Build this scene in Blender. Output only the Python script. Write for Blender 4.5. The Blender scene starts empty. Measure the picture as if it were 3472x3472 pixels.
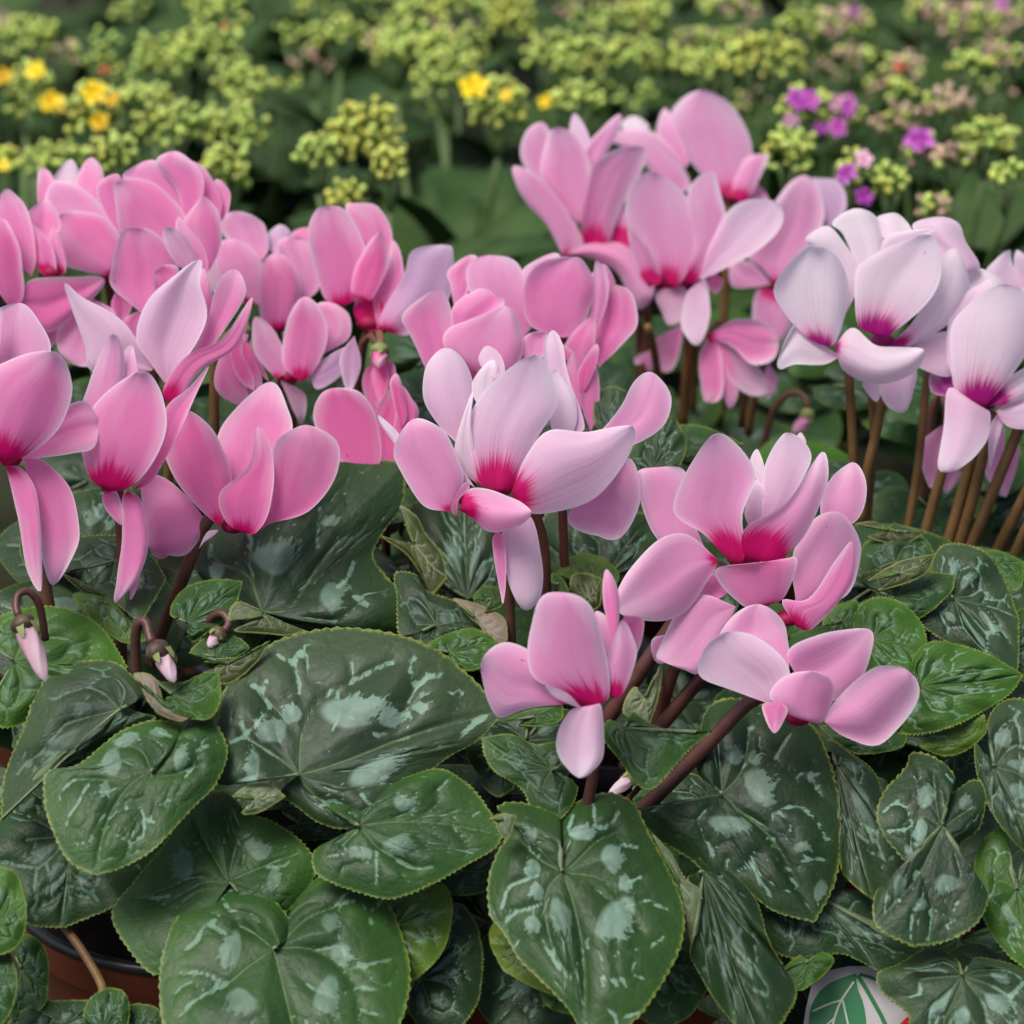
import bpy, bmesh, math, random
import numpy as np
from mathutils import Vector, Matrix

# ------------------------------------------------------------------ camera, sky, sun, exposure
scene = bpy.context.scene
K = 0.337                       # frame width / distance
PITCH = math.radians(22.0)
CAMZ = 0.56
cam_d = bpy.data.cameras.new('camera')
cam = bpy.data.objects.new('camera', cam_d)
scene.collection.objects.link(cam)
cam.location = (0, 0, CAMZ)
cam.rotation_euler = (math.pi/2 - PITCH, 0, 0)
cam_d.sensor_width = 36; cam_d.lens = 36/K
cam_d.clip_start = 0.01; cam_d.clip_end = 200
cam_d.dof.use_dof = True
cam_d.dof.focus_distance = 0.935
cam_d.dof.aperture_fstop = 12.0
scene.camera = cam

world = bpy.data.worlds.new('World'); scene.world = world
world.use_nodes = True
wn = world.node_tree
bg = wn.nodes['Background']
sky = wn.nodes.new('ShaderNodeTexSky'); sky.sky_type = 'NISHITA'; sky.sun_disc = False
SUN_EL, SUN_AZ = 64, -130       # azimuth from +Y; behind the camera, to the left
sky.sun_elevation = math.radians(SUN_EL); sky.sun_rotation = math.radians(SUN_AZ)
sky.air_density = 0.36; sky.dust_density = 3.0; sky.ozone_density = 0.5
wn.links.new(sky.outputs[0], bg.inputs[0]); bg.inputs[1].default_value = 0.115
sun_d = bpy.data.lights.new('sun', 'SUN'); sun_d.energy = 1.5; sun_d.angle = math.radians(28); sun_d.color = (1, .965, .92)
sun = bpy.data.objects.new('sun', sun_d); scene.collection.objects.link(sun)
sd = Vector((math.sin(math.radians(SUN_AZ))*math.cos(math.radians(SUN_EL)), math.cos(math.radians(SUN_AZ))*math.cos(math.radians(SUN_EL)), math.sin(math.radians(SUN_EL))))
sun.rotation_euler = sd.to_track_quat('Z', 'Y').to_euler()
scene.view_settings.view_transform = 'Standard'; scene.view_settings.look = 'None'
scene.view_settings.exposure = 0.97; scene.view_settings.gamma = 1.0
scene.view_settings.use_curve_mapping = False

scene.cycles.max_bounces = 6; scene.cycles.diffuse_bounces = 3; scene.cycles.glossy_bounces = 2; scene.cycles.transmission_bounces = 4
C = scene.collection
rnd = random.Random(7)
nrs = np.random.RandomState(5)
FWD = Vector((0, math.cos(PITCH), -math.sin(PITCH))); UPV = Vector((0, math.sin(PITCH), math.cos(PITCH)))
CAM = Vector((0, 0, CAMZ))
NF, NUP = np.array(FWD), np.array(UPV); NCAM = np.array(CAM)
def W(x, y, d):                 # a place in the photograph (3472 wide) at d metres from the lens
    return CAM + d*(FWD + Vector(((x-1736)/3472*K, 0, 0)) + UPV*((1736-y)/3472*K))
def WN(xy, d):                  # the same for arrays
    u = (xy[:, 0]-1736)/3472*K; v = (1736-xy[:, 1])/3472*K
    r = np.outer(v, NUP) + NF; r[:, 0] += u
    return NCAM + r*d[:, None]
def lin(r, g, b):
    f = lambda c: (c/255/12.92) if c/255 <= .04045 else ((c/255+.055)/1.055)**2.4
    return (f(r), f(g), f(b))
VIEW = {'D': (0, 0, 3472/1932), 1: (0, 500, 1160/1932), 2: (1000, 600, 1300/1932), 3: (1700, 250, 1100/1932), 4: (2400, 600, 1072/1593),
        5: (0, 1000, 1160/1932), 6: (1200, 1100, 1200/1932), 7: (1500, 1400, 1700/1932), 8: (0, 1900, 1400/1721), 9: (1000, 2000, 1200/1575),
        10: (2100, 2200, 1372/1932), 11: (0, 1736, 1736/1932)}
def tr(view, pts):
    ox, oy, s = VIEW[view]
    a = np.array(pts, dtype=float).reshape(-1, 2)
    return a*s + np.array([ox, oy])
def spline(P, n, closed=False):
    # centripetal-ish catmull rom sampled evenly by arc length
    P = np.asarray(P, float)
    if len(P) == 2: P = np.array([P[0], (P[0]+P[1])/2, P[1]])
    Q = np.vstack([2*P[0]-P[1], P, 2*P[-1]-P[-2]])
    out = []
    for i in range(1, len(Q)-2):
        p0, p1, p2, p3 = Q[i-1:i+3]
        t = np.linspace(0, 1, 16, endpoint=False)[:, None]
        out.append(.5*((2*p1)+(-p0+p2)*t+(2*p0-5*p1+4*p2-p3)*t*t+(-p0+3*p1-3*p2+p3)*t**3))
    out = np.vstack(out+[P[-1:]])
    L = np.r_[0, np.cumsum(np.linalg.norm(np.diff(out, axis=0), axis=1))]
    s = np.linspace(0, L[-1], n)
    return np.column_stack([np.interp(s, L, out[:, k]) for k in range(out.shape[1])])

# ------------------------------------------------------------------ materials
def newmat(name):
    m = bpy.data.materials.new(name); m.use_nodes = True
    nt = m.node_tree; nt.nodes.clear()
    return m, nt
class NT:
    def __init__(s, nt): s.nt = nt
    def n(s, t, **kw):
        x = s.nt.nodes.new(t)
        for k, v in kw.items(): setattr(x, k, v)
        return x
    def l(s, a, b): s.nt.links.new(a, b)
    def put(s, sock, v):
        if hasattr(v, 'is_output'): s.l(v, sock)
        else: sock.default_value = v
    def math(s, op, a, b=None, c=None, clamp=False):
        x = s.n('ShaderNodeMath', operation=op, use_clamp=clamp)
        s.put(x.inputs[0], a)
        if b is not None: s.put(x.inputs[1], b)
        if c is not None: s.put(x.inputs[2], c)
        return x.outputs[0]
    def sstep(s, v, lo, hi):
        x = s.n('ShaderNodeMapRange', interpolation_type='SMOOTHSTEP')
        s.put(x.inputs[0], v); s.put(x.inputs[1], lo); s.put(x.inputs[2], hi)
        return x.outputs[0]
    def mix(s, f, a, b, mode='MIX'):
        x = s.n('ShaderNodeMix', data_type='RGBA', blend_type=mode)
        s.put(x.inputs[0], f)
        for i, v in ((6, a), (7, b)):
            if isinstance(v, tuple): x.inputs[i].default_value = (*v[:3], 1)
            else: s.l(v, x.inputs[i])
        return x.outputs[2]
    def noise(s, vec, scale, detail=3, rough=.5, w=None):
        x = s.n('ShaderNodeTexNoise')
        if w is not None:
            a = s.n('ShaderNodeVectorMath', operation='ADD'); s.l(vec, a.inputs[0]); s.l(s.xyz(0., 0., w), a.inputs[1]); vec = a.outputs[0]
        s.l(vec, x.inputs['Vector'])
        x.inputs['Scale'].default_value = scale; x.inputs['Detail'].default_value = detail; x.inputs['Roughness'].default_value = rough
        return x.outputs['Fac']
    def attr(s, name): return s.n('ShaderNodeAttribute', attribute_name=name)
    def xyz(s, x, y, z):
        c = s.n('ShaderNodeCombineXYZ')
        for i, v in enumerate((x, y, z)): s.put(c.inputs[i], v)
        return c.outputs[0]
    def bsdf(s, col, rough, spec=.5, trans=0., tcol=None, bump=None, bstr=.2, bdist=.001, coat=0):
        p = s.n('ShaderNodeBsdfPrincipled')
        if isinstance(col, tuple): p.inputs['Base Color'].default_value = (*col, 1)
        else: s.l(col, p.inputs['Base Color'])
        s.put(p.inputs['Roughness'], rough); s.put(p.inputs['Specular IOR Level'], spec)
        p.inputs['Coat Weight'].default_value = coat
        out = s.n('ShaderNodeOutputMaterial')
        nrm = None
        if bump is not None:
            b = s.n('ShaderNodeBump'); b.inputs['Strength'].default_value = bstr; b.inputs['Distance'].default_value = bdist
            s.l(bump, b.inputs['Height']); s.l(b.outputs[0], p.inputs['Normal']); nrm = b.outputs[0]
        if trans > 0:
            t = s.n('ShaderNodeBsdfTranslucent')
            tc = tcol if tcol is not None else col
            if isinstance(tc, tuple): t.inputs[0].default_value = (*tc, 1)
            else: s.l(tc, t.inputs[0])
            mx = s.n('ShaderNodeMixShader'); mx.inputs[0].default_value = trans
            s.l(p.outputs[0], mx.inputs[1]); s.l(t.outputs[0], mx.inputs[2]); s.l(mx.outputs[0], out.inputs[0])
        else: s.l(p.outputs[0], out.inputs[0])
        return p
CRIMSON = (.66, .006, .155)
CRIMSON_DK = (.32, .003, .05)
def petal_material(name, crim, crim_dk):
    m, nt = newmat(name); g = NT(nt)
    uv = g.n('ShaderNodeUVMap', uv_map='UVMap').outputs[0]
    sp = g.n('ShaderNodeSeparateXYZ'); g.l(uv, sp.inputs[0])
    pv = g.math('MULTIPLY_ADD', sp.outputs[0], 2, -1); pu = sp.outputs[1]
    oi = g.n('ShaderNodeObjectInfo')
    seed = g.math('MULTIPLY', oi.outputs['Random'], 50)
    av = g.math('ABSOLUTE', pv)
    streak = g.noise(g.xyz(g.math('MULTIPLY', pv, 16), g.math('MULTIPLY', pu, 1.3), seed), 1, 3, .6)
    fine = g.noise(g.xyz(g.math('MULTIPLY', pv, 52), g.math('MULTIPLY', pu, 1.2), seed), 1, 2, .5)
    blot = g.noise(g.xyz(g.math('MULTIPLY', pv, 1.3), g.math('MULTIPLY', pu, 1.9), seed), 1, 2, .5)
    base = oi.outputs['Color']
    pale = g.mix(.66, base, (.92, .86, .91))
    deep = g.mix(.55, base, (.78, .16, .46))
    edge = g.math('MULTIPLY', g.math('POWER', av, 4), .7)
    tip = g.math('MULTIPLY', g.sstep(pu, .5, 1.02), .55)
    pf = g.math('ADD', g.math('ADD', edge, tip), g.math('MULTIPLY_ADD', blot, 1.2, -.62), clamp=True)
    col = g.mix(pf, base, pale)
    inner = g.math('MULTIPLY', g.sstep(pu, .62, .05), g.math('MULTIPLY_ADD', streak, .9, .1))
    col = g.mix(g.math('MULTIPLY', inner, .55), col, deep)
    vein = g.math('MULTIPLY', g.sstep(fine, .52, .70), g.sstep(pu, 1.0, .3))
    col = g.mix(g.math('MULTIPLY', vein, .46), col, deep)
    bruise = g.noise(g.xyz(g.math('MULTIPLY', pv, 2.2), g.math('MULTIPLY', pu, 3.4), g.math('ADD', seed, 7)), 3, 1, .4)
    col = g.mix(g.math('MULTIPLY', g.sstep(bruise, .80, .83), .7), col, (.42, .03, .16))
    col = g.mix(g.math('MULTIPLY', g.math('MAXIMUM', g.sstep(av, .90, .99), g.math('MULTIPLY', g.sstep(pu, .95, .995), .8)), .5), col, (.93, .86, .91))
    c = oi.outputs['Alpha']
    t = g.math('ADD', pu, g.math('MULTIPLY', g.math('POWER', av, 2), .09))
    t = g.math('ADD', t, g.math('MULTIPLY_ADD', streak, -.17, .085))
    t = g.math('ADD', t, g.math('MULTIPLY_ADD', fine, -.12, .06))
    t = g.math('SUBTRACT', t, g.math('MULTIPLY', c, 1.12))
    has = g.sstep(c, .01, .05)
    cm = g.math('MULTIPLY', g.sstep(t, .055, -.045), has)
    dk = g.sstep(g.math('SUBTRACT', pu, g.math('MULTIPLY', c, .55)), .05, -.12)
    col = g.mix(g.math('MULTIPLY', g.sstep(t, .16, -.02), g.math('MULTIPLY', has, .45)), col, (.80, .12, .40))
    col = g.mix(cm, col, g.mix(dk, crim, crim_dk))
    bump = g.math('ADD', g.math('MULTIPLY', fine, .5), streak)
    g.bsdf(col, .5, .26, .48, None, bump, .2, .0006)
    return m
M = {}
M['petal'] = petal_material('petal', CRIMSON, CRIMSON_DK)
M['petal_magenta'] = petal_material('petal_magenta', (.42, .006, .19), (.26, .004, .11))

def leaf_material(name):
    m, nt = newmat(name); g = NT(nt)
    oi = g.n('ShaderNodeObjectInfo'); seed = g.math('MULTIPLY', oi.outputs['Random'], 80)
    cxy = g.attr('leafco').outputs['Vector']; pol = g.attr('leafpol').outputs['Vector']
    dm = g.attr('dmain').outputs['Fac']; dn = g.attr('dnet').outputs['Fac']
    bl = g.attr('blob').outputs['Fac']; bo = g.attr('blout').outputs['Fac']; rr = g.attr('rr').outputs['Fac']
    n1 = g.noise(cxy, 2.2, 3, .55, seed)
    n2 = g.noise(cxy, 14, 4, .65, seed)
    n3 = g.noise(cxy, 38, 3, .6, seed)
    base = oi.outputs['Color']
    dark = g.mix(1.0, base, (.62, .68, .72), 'MULTIPLY')
    col = g.mix(g.sstep(n1, .35, .68), dark, base)
    col = g.mix(g.math('MULTIPLY', g.sstep(rr, .55, 1.0), .35), col, g.mix(1.0, base, (1.7, 1.75, 1.0), 'MULTIPLY'))
    col = g.mix(g.math('MULTIPLY', g.sstep(n3, .45, .75), .25), col, dark)
    al = oi.outputs['Alpha']       # strength of the silver marking
    silver = g.mix(g.sstep(n1, .3, .7), (.155, .255, .19), (.25, .385, .305))
    silver = g.mix(.34, silver, base)
    # blotches: smooth towards the stalk, ragged towards the margin
    rag = g.math('MULTIPLY', g.math('MULTIPLY_ADD', g.noise(pol, 2.0, 5, .7, seed), 5.0, -1.75), bo)
    bf = g.math('SUBTRACT', bl, g.math('MULTIPLY', rag, .75))
    bm = g.math('MULTIPLY', g.sstep(bf, .02, g.math('MULTIPLY_ADD', bo, -.16, .30)), g.math('MULTIPLY_ADD', g.sstep(n1, .30, .55), .30, .62))
    # silvery net of veins
    wn_ = g.math('MULTIPLY_ADD', n2, .046, -.010)
    wn_ = g.math('MULTIPLY', wn_, g.sstep(g.noise(cxy, 3.1, 2, .5, g.math('ADD', seed, 9)), .20, .38))
    nm = g.math('MULTIPLY', g.sstep(g.math('SUBTRACT', dn, wn_), .007, -.004), .8)
    col = g.mix(g.math('MULTIPLY', bm, al), col, silver)
    col = g.mix(g.math('MULTIPLY', nm, al), col, g.mix(.15, (.22, .38, .275), base))
    vm = g.sstep(dm, .014, .004)
    col = g.mix(g.math('MULTIPLY', vm, .55), col, (.085, .15, .05))
    col = g.mix(g.math('MULTIPLY', g.sstep(g.math('ADD', rr, g.math('MULTIPLY_ADD', n3, .05, -.025)), .984, 1.0), .75), col, (.17, .22, .03))
    dust = g.noise(cxy, 60, 2, .5, g.math('ADD', seed, 3))
    col = g.mix(g.math('MULTIPLY', g.sstep(dust, .70, .78), .5), col, (.30, .30, .25))
    scuff = g.noise(cxy, 5, 5, .7, g.math('ADD', seed, 21))
    col = g.mix(g.math('MULTIPLY', g.sstep(scuff, .60, .76), .28), col, (.24, .25, .20))
    bump = g.math('ADD', g.math('MULTIPLY', n3, .5), g.math('MULTIPLY', n2, .6))
    bump = g.math('ADD', bump, g.math('MULTIPLY', vm, -.7))
    vo = g.n('ShaderNodeTexVoronoi', feature='DISTANCE_TO_EDGE'); vo.inputs['Scale'].default_value = 11; g.l(cxy, vo.inputs['Vector'])
    pk = g.sstep(vo.outputs['Distance'], 0, .25)
    bump = g.math('ADD', bump, g.math('MULTIPLY', pk, .22))
    bump = g.math('ADD', bump, g.math('MULTIPLY', g.sstep(dn, 0., .06), .55))
    bump = g.math('ADD', bump, g.math('MULTIPLY', g.sstep(dm, 0., .06), .9))
    col = g.mix(g.math('MULTIPLY', g.sstep(vo.outputs['Distance'],   .05, .0), .10), col, g.mix(1.0, base, (1.5, 1.6, 1.1), 'MULTIPLY'))
    rough = g.math('MULTIPLY_ADD', n2, .25, .36)
    g.bsdf(col, rough, .30, .10, g.mix(1.0, base, (1.6, 2.2, .8), 'MULTIPLY'), bump, .30, .0010)
    return m
def under_material(name, c1, c2):
    m, nt = newmat(name); g = NT(nt)
    cxy = g.attr('leafco').outputs['Vector']; dm = g.attr('dmain').outputs['Fac']; dn = g.attr('dnet').outputs['Fac']; rr = g.attr('rr').outputs['Fac']
    oi = g.n('ShaderNodeObjectInfo'); seed = g.math('MULTIPLY', oi.outputs['Random'], 80)
    n1 = g.noise(cxy, 3, 3, .55, seed); n2 = g.noise(cxy, 30, 3, .55, seed)
    col = g.mix(g.sstep(n1, .3, .7), c1, c2)
    vm = g.math('MAXIMUM', g.sstep(dm, .03, .006), g.math('MULTIPLY', g.sstep(dn, .02, .004), .6))
    col = g.mix(g.math('MULTIPLY', vm, .5), col, (.30, .33, .18))
    col = g.mix(g.math('MULTIPLY', g.sstep(rr, .95, .99), .6), col, (.20, .24, .04))
    g.bsdf(col, .5, .35, .15, None, n2, .3, .0005)
    return m
M['leaf'] = leaf_material('leaf')
M['under'] = under_material('leaf_underside', (.085, .125, .050), (.16, .20, .11))
M['under_olive'] = under_material('leaf_underside_olive', (.030, .045, .014), (.075, .10, .025))
M['under_rosy'] = under_material('leaf_underside_rosy', (.16, .15, .09), (.26, .20, .16))
M['margin'] = under_material('leaf_margin', (.16, .22, .03), (.24, .28, .06))

def simple(name, c1, c2, scale=8, rough=.5, spec=.4, trans=0, bstr=.3, obj=True, tcol=None):
    m, nt = newmat(name); g = NT(nt)
    tc = g.n('ShaderNodeTexCoord'); oi = g.n('ShaderNodeObjectInfo')
    n = g.noise(tc.outputs['Object'], scale, 4, .6, g.math('MULTIPLY', oi.outputs['Random'], 40))
    n2 = g.noise(tc.outputs['Object'], scale*7, 3, .6)
    col = g.mix(g.sstep(n, .3, .7), c1, c2)
    col = g.mix(g.math('MULTIPLY', g.sstep(n2, .5, .8), .35), col, c1)
    g.bsdf(col, rough, spec, trans, tcol, n2, bstr, .0006)
    return m
M['stem_brown'] = simple('stem_brown', (.075, .032, .020), (.135, .058, .034), 60, .5, .35)
M['stem_olive'] = simple('stem_olive', (.105, .058, .020), (.18, .105, .036), 60, .5, .35)
M['stem_dark'] = simple('stem_dark', (.060, .022, .018), (.105, .042, .032), 60, .45, .4)
M['calyx'] = simple('calyx', (.05, .022, .022), (.13, .12, .055), 160, .5, .3)
M['calyx_green'] = simple('calyx_green', (.13, .17, .05), (.22, .25, .09), 120, .5, .3)
M['throat'] = simple('throat', (.20, .004, .035), (.30, .006, .06), 200, .5, .2)
M['throat_magenta'] = simple('throat_magenta', (.13, .003, .055), (.22, .005, .10), 200, .5, .2)
M['soil'] = simple('soil', (.008, .006, .005), (.024, .017, .012), 90, .95, .1, bstr=1)
M['pot'] = simple('pot', (.115, .026, .012), (.15, .036, .016), 25, .5, .35, bstr=.08)
M['pot_black'] = simple('pot_black', (.010, .010, .011), (.018, .018, .019), 30, .4, .4, bstr=.08)
M['ground'] = simple('ground', (.016, .017, .009), (.032, .036, .016), 12, .9, .15, bstr=1)
M['kal_leaf'] = simple('kalanchoe_leaf', (.022, .054, .012), (.052, .100, .025), 26, .6, .22, .12, tcol=(.08, .2, .04))
M['kal_stem'] = simple('kalanchoe_stem', (.075, .13, .038), (.12, .19, .055), 40, .5, .4)
def bud_mat(name, cb, ct):
    m, nt = newmat(name); g = NT(nt)
    z = g.attr('tz').outputs['Fac']; oi = g.n('ShaderNodeObjectInfo')
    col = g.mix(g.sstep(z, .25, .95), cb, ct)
    hs = g.n('ShaderNodeHueSaturation'); g.l(col, hs.inputs['Color'])
    g.put(hs.inputs['Value'], g.math('MULTIPLY_ADD', oi.outputs['Random'], .5, .75))
    g.put(hs.inputs['Hue'], g.math('MULTIPLY_ADD', oi.outputs['Random'], .03, .487))
    g.bsdf(hs.outputs[0], .45, .4, .12)
    return m
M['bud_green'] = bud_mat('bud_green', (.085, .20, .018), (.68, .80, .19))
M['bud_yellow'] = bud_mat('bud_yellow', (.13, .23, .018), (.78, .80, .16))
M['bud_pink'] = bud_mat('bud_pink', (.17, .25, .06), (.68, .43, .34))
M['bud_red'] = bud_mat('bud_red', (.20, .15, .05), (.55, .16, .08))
M['fl_yellow'] = bud_mat('floret_yellow', (.85, .52, .01), (.90, .68, .03))
M['fl_magenta'] = bud_mat('floret_magenta', (.42, .04, .40), (.60, .12, .60))
M['fl_pink'] = bud_mat('floret_pink', (.60, .30, .42), (.72, .42, .58))
M['fl_red'] = bud_mat('floret_red', (.55, .04, .03), (.65, .07, .04))
M['card'] = simple('card', (.31, .30, .29), (.35, .34, .33), 30, .5, .3, bstr=.05)
M['card_green'] = simple('card_green', (.004, .10, .028), (.005, .12, .034), 60, .45, .35, bstr=.05)
M['card_grey'] = simple('card_grey', (.30, .36, .30), (.36, .42, .36), 900, .5, .3, bstr=.05)
M['card_red'] = simple('card_red', (.40, .008, .014), (.42, .01, .016), 60, .45, .3, bstr=.05)
M['tray'] = simple('tray', (.30, .34, .38), (.36, .40, .44), 20, .5, .4, bstr=.1)

# ------------------------------------------------------------------ object helpers
def mesh_obj(name, verts, faces, mats, parent=None, origin=None, smooth=True, matidx=None):
    # world-space verts; the object's origin goes to `origin`
    me = bpy.data.meshes.new(name)
    v = np.asarray(verts, float)
    o = np.array(origin if origin is not None else v.mean(axis=0))
    me.from_pydata((v-o).tolist(), [], faces)
    for mt in (mats if isinstance(mats, (list, tuple)) else [mats]): me.materials.append(mt)
    if smooth: me.polygons.foreach_set('use_smooth', [True]*len(me.polygons))
    if matidx is not None: me.polygons.foreach_set('material_index', matidx)
    me.update()
    ob = bpy.data.objects.new(name, me); C.objects.link(ob)
    ob['_o'] = [float(a) for a in o]
    if parent is not None:
        ob.parent = parent; ob.location = Vector(o)-Vector(parent['_o'])
    else: ob.location = Vector(o)
    return ob
def empty(name, loc):
    e = bpy.data.objects.new(name, None); C.objects.link(e); e.location = loc
    e.empty_display_size = .02; e['_o'] = [float(a) for a in loc]
    return e
def tag(o, label, cat, group=None, kind=None):
    o['label'] = label; o['category'] = cat
    if group: o['group'] = group
    if kind: o['kind'] = kind
    return o
def fattr(me, name, vals):
    a = me.attributes.new(name, 'FLOAT', 'POINT'); a.data.foreach_set('value', np.asarray(vals, np.float32))
def vattr(me, name, vals):
    a = me.attributes.new(name, 'FLOAT_VECTOR', 'POINT'); a.data.foreach_set('vector', np.asarray(vals, np.float32).ravel())
def tube(P, R, sides=10, cap=True):
    P = np.asarray(P, float); n = len(P)
    R = np.full(n, R) if np.isscalar(R) else np.asarray(R, float)
    T = np.gradient(P, axis=0); T /= np.linalg.norm(T, axis=1)[:, None]+1e-12
    up = np.array([1., 0, 0]) if abs(T[0][0]) < .8 else np.array([0, 0, 1.])
    V = []; F = []
    a = np.linspace(0, 2*np.pi, sides, endpoint=False)
    nx = np.cross(T[0], up); nx /= np.linalg.norm(nx)
    for i in range(n):
        nx = nx-T[i]*np.dot(nx, T[i]); nx /= np.linalg.norm(nx); by = np.cross(T[i], nx)
        V.append(P[i]+R[i]*(np.outer(np.cos(a), nx)+np.outer(np.sin(a), by)))
    for i in range(n-1):
        for j in range(sides):
            k = (j+1) % sides
            F.append((i*sides+j, i*sides+k, (i+1)*sides+k, (i+1)*sides+j))
    if cap: F.append(tuple(range(sides))[::-1]); F.append(tuple(range((n-1)*sides, n*sides)))
    return np.vstack(V), F
def join(parts):
    V = []; F = []; MI = []; o = 0
    for i, (v, f, mi) in enumerate(parts):
        V.append(v); F += [tuple(a+o for a in q) for q in f]; MI += [mi]*len(f); o += len(v)
    return np.vstack(V), F, MI
def ball(c, r, n=10, m=7):
    V = []; F = []
    for i in range(m+1):
        t = math.pi*i/m
        for j in range(n):
            a = 2*math.pi*j/n
            V.append((c[0]+r[0]*math.sin(t)*math.cos(a), c[1]+r[1]*math.sin(t)*math.sin(a), c[2]+r[2]*math.cos(t)))
    for i in range(m):
        for j in range(n):
            k = (j+1) % n; F.append((i*n+j, (i+1)*n+j, (i+1)*n+k, i*n+k))
    return np.array(V), F

# ------------------------------------------------------------------ petals and flowers
ZS = 1.9
def parse(s):
    seg = [p.strip() for p in s.split(';')]
    h = seg[0].split()
    z, c = float(h[0]), float(h[1]); opt = dict(x.split('=') for x in h[2:])
    nums = [np.array([float(a) for a in q.split()]).reshape(-1, 2) for q in seg[1:5]]
    return z, c, opt, nums
def make_petal(view, d, s, col, parent, blur=0):
    z, c, opt, (B, L, T, R) = parse(s)
    B, L, T, R = (tr(view, q) for q in (B, L, T, R))
    if d >= 1.0:                # the crowded blooms behind overlap one another
        mid = (B[0]+T[0])/2; L = mid+(L-mid)*1.07; R = mid+(R-mid)*1.07
    NU, NV = 30, 15
    ring = spline(np.vstack([B, L, T, R[::-1], B]), 300)
    k = 20+int(np.argmin(np.linalg.norm(ring[20:-20]-T[0], axis=1)))
    def resample(Q, n):
        l = np.r_[0, np.cumsum(np.linalg.norm(np.diff(Q, axis=0), axis=1))]
        w = np.linspace(0, 1, n); w = .62*w+.38*(1-np.cos(np.pi*w))/2       # finer at both ends
        return np.column_stack([np.interp(w*l[-1], l, Q[:, i]) for i in (0, 1)])
    le = resample(ring[:k+1], NU); re = resample(ring[k:][::-1], NU)
    # screen-left edge first so that every petal faces the viewer
    v = np.linspace(-1, 1, NV); u = np.linspace(0, 1, NU)
    ax = T[0]-B[0]; cr = ax[0]*(le[NU//2]-re[NU//2])[1]-ax[1]*(le[NU//2]-re[NU//2])[0]
    if cr > 0: le, re = re, le
    wpx = np.linalg.norm(le-re, axis=1); env = np.sin(np.pi*np.linspace(0, 1, NU))**.6
    for E, O in ((le, re), (re, le)):
        dirn = (E-O)/(wpx[:, None]+1e-6); f1, f2, f3 = rnd.uniform(0, 6.3), rnd.uniform(0, 6.3), rnd.uniform(.6, 1.4)
        un = np.linspace(0, 1, NU)
        E += dirn*(wpx.mean()*.013*f3*env*(np.sin(un*11+f1)+.6*np.sin(un*23+f2)))[:, None]
    pxcm = 3472/(K*d*100)
    z0 = float(opt.get('b', max(-.5, min(.6, z*.4)))); z1 = z
    cup = float(opt.get('cup', rnd.choice([.15, .09, .03, -.12]))); bow = float(opt.get('bow', rnd.uniform(-.10, .16)))
    tw = float(opt.get('tw', rnd.uniform(-.26, .26)))
    hw = np.linalg.norm(le-re, axis=1)/2/pxcm
    ln = np.linalg.norm(ax)/pxcm
    ph = rnd.uniform(0, 6.3); ph2 = rnd.uniform(0, 6.3)
    keel = rnd.choice([-.16, -.1, 0, .1, .18]); cl, cr_ = rnd.choice([-.30, -.15, 0, 0, .2]), rnd.choice([-.30, -.15, 0, 0, .2]); tc = rnd.choice([-.4, -.2, .1, .3])
    xy = np.empty((NU, NV, 2)); zz = np.empty((NU, NV))
    for i in range(NU):
        m = (v+1)/2
        mm = m
        xy[i] = le[i]*(1-mm[:, None])+re[i]*mm[:, None]
        zz[i] = (z0+(z1-z0)*u[i])*ZS + bow*ln*.5*4*u[i]*(1-u[i])*.6 - cup*hw[i]*(v**2) + tw*hw[i]*v*min(1, u[i]*2) \
            + .13*hw[i]*np.abs(v)**2*np.sin(u[i]*6+ph+v*1.5) + .05*hw[i]*np.exp(-(v/.10)**2)*-1*(1-u[i]) + .04*np.sin(v*4+ph2+u[i]*3)*hw[i] \
            + keel*hw[i]*(1-np.abs(v))*min(1, u[i]*3) + cl*hw[i]*(np.clip(-v-.55, 0, 1)/.45)**2*min(1, u[i]*2) + cr_*hw[i]*(np.clip(v-.55, 0, 1)/.45)**2*min(1, u[i]*2) \
            + tc*(max(0, u[i]-.72)/.28)**2*.22*ln
    pos = WN(xy.reshape(-1, 2), d-zz.reshape(-1)/100)
    F = [(i*NV+j, (i+1)*NV+j, (i+1)*NV+j+1, i*NV+j+1) for i in range(NU-1) for j in range(NV-1)]
    base = WN(B, np.array([d-z0*ZS/100]))[0]
    ob = mesh_obj('petal', pos, F, M['petal_magenta' if opt.get('m') else 'petal'], parent, base)
    uvl = ob.data.uv_layers.new(name='UVMap')
    uvs = np.array([[(v[j]+1)/2, u[i]] for i in range(NU) for j in range(NV)])
    li = np.empty(len(ob.data.loops), np.int32); ob.data.loops.foreach_get('vertex_index', li)
    uvl.data.foreach_set('uv', uvs[li].ravel().astype(np.float32))
    k = opt.get('k')
    cc = PCOL[k] if k else col
    j = rnd.uniform(-.04, .04)
    ob.color = (cc[0]*(1+j), cc[1]*(1+2*j), cc[2]*(1+1.4*j), c)
    return ob
PCOL = {'hot': (.88, .195, .47), 'pink': (.88, .26, .535), 'mid': (.88, .375, .63), 'pale': (.87, .61, .77), 'white': (.90, .755, .83), 'ash': (.72, .41, .57),
        'lilac': (.76, .49, .73), 'deep': (.80, .15, .39), 'mag': (.38, .02, .26), 'bud': (.85, .58, .64)}
FLOWERS = []
def flower(view, plant, d, col, petals, stems=(), throat=None, stem='stem_brown'):
    FLOWERS.append((view, plant, d, col, petals, stems, throat, stem))
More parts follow.
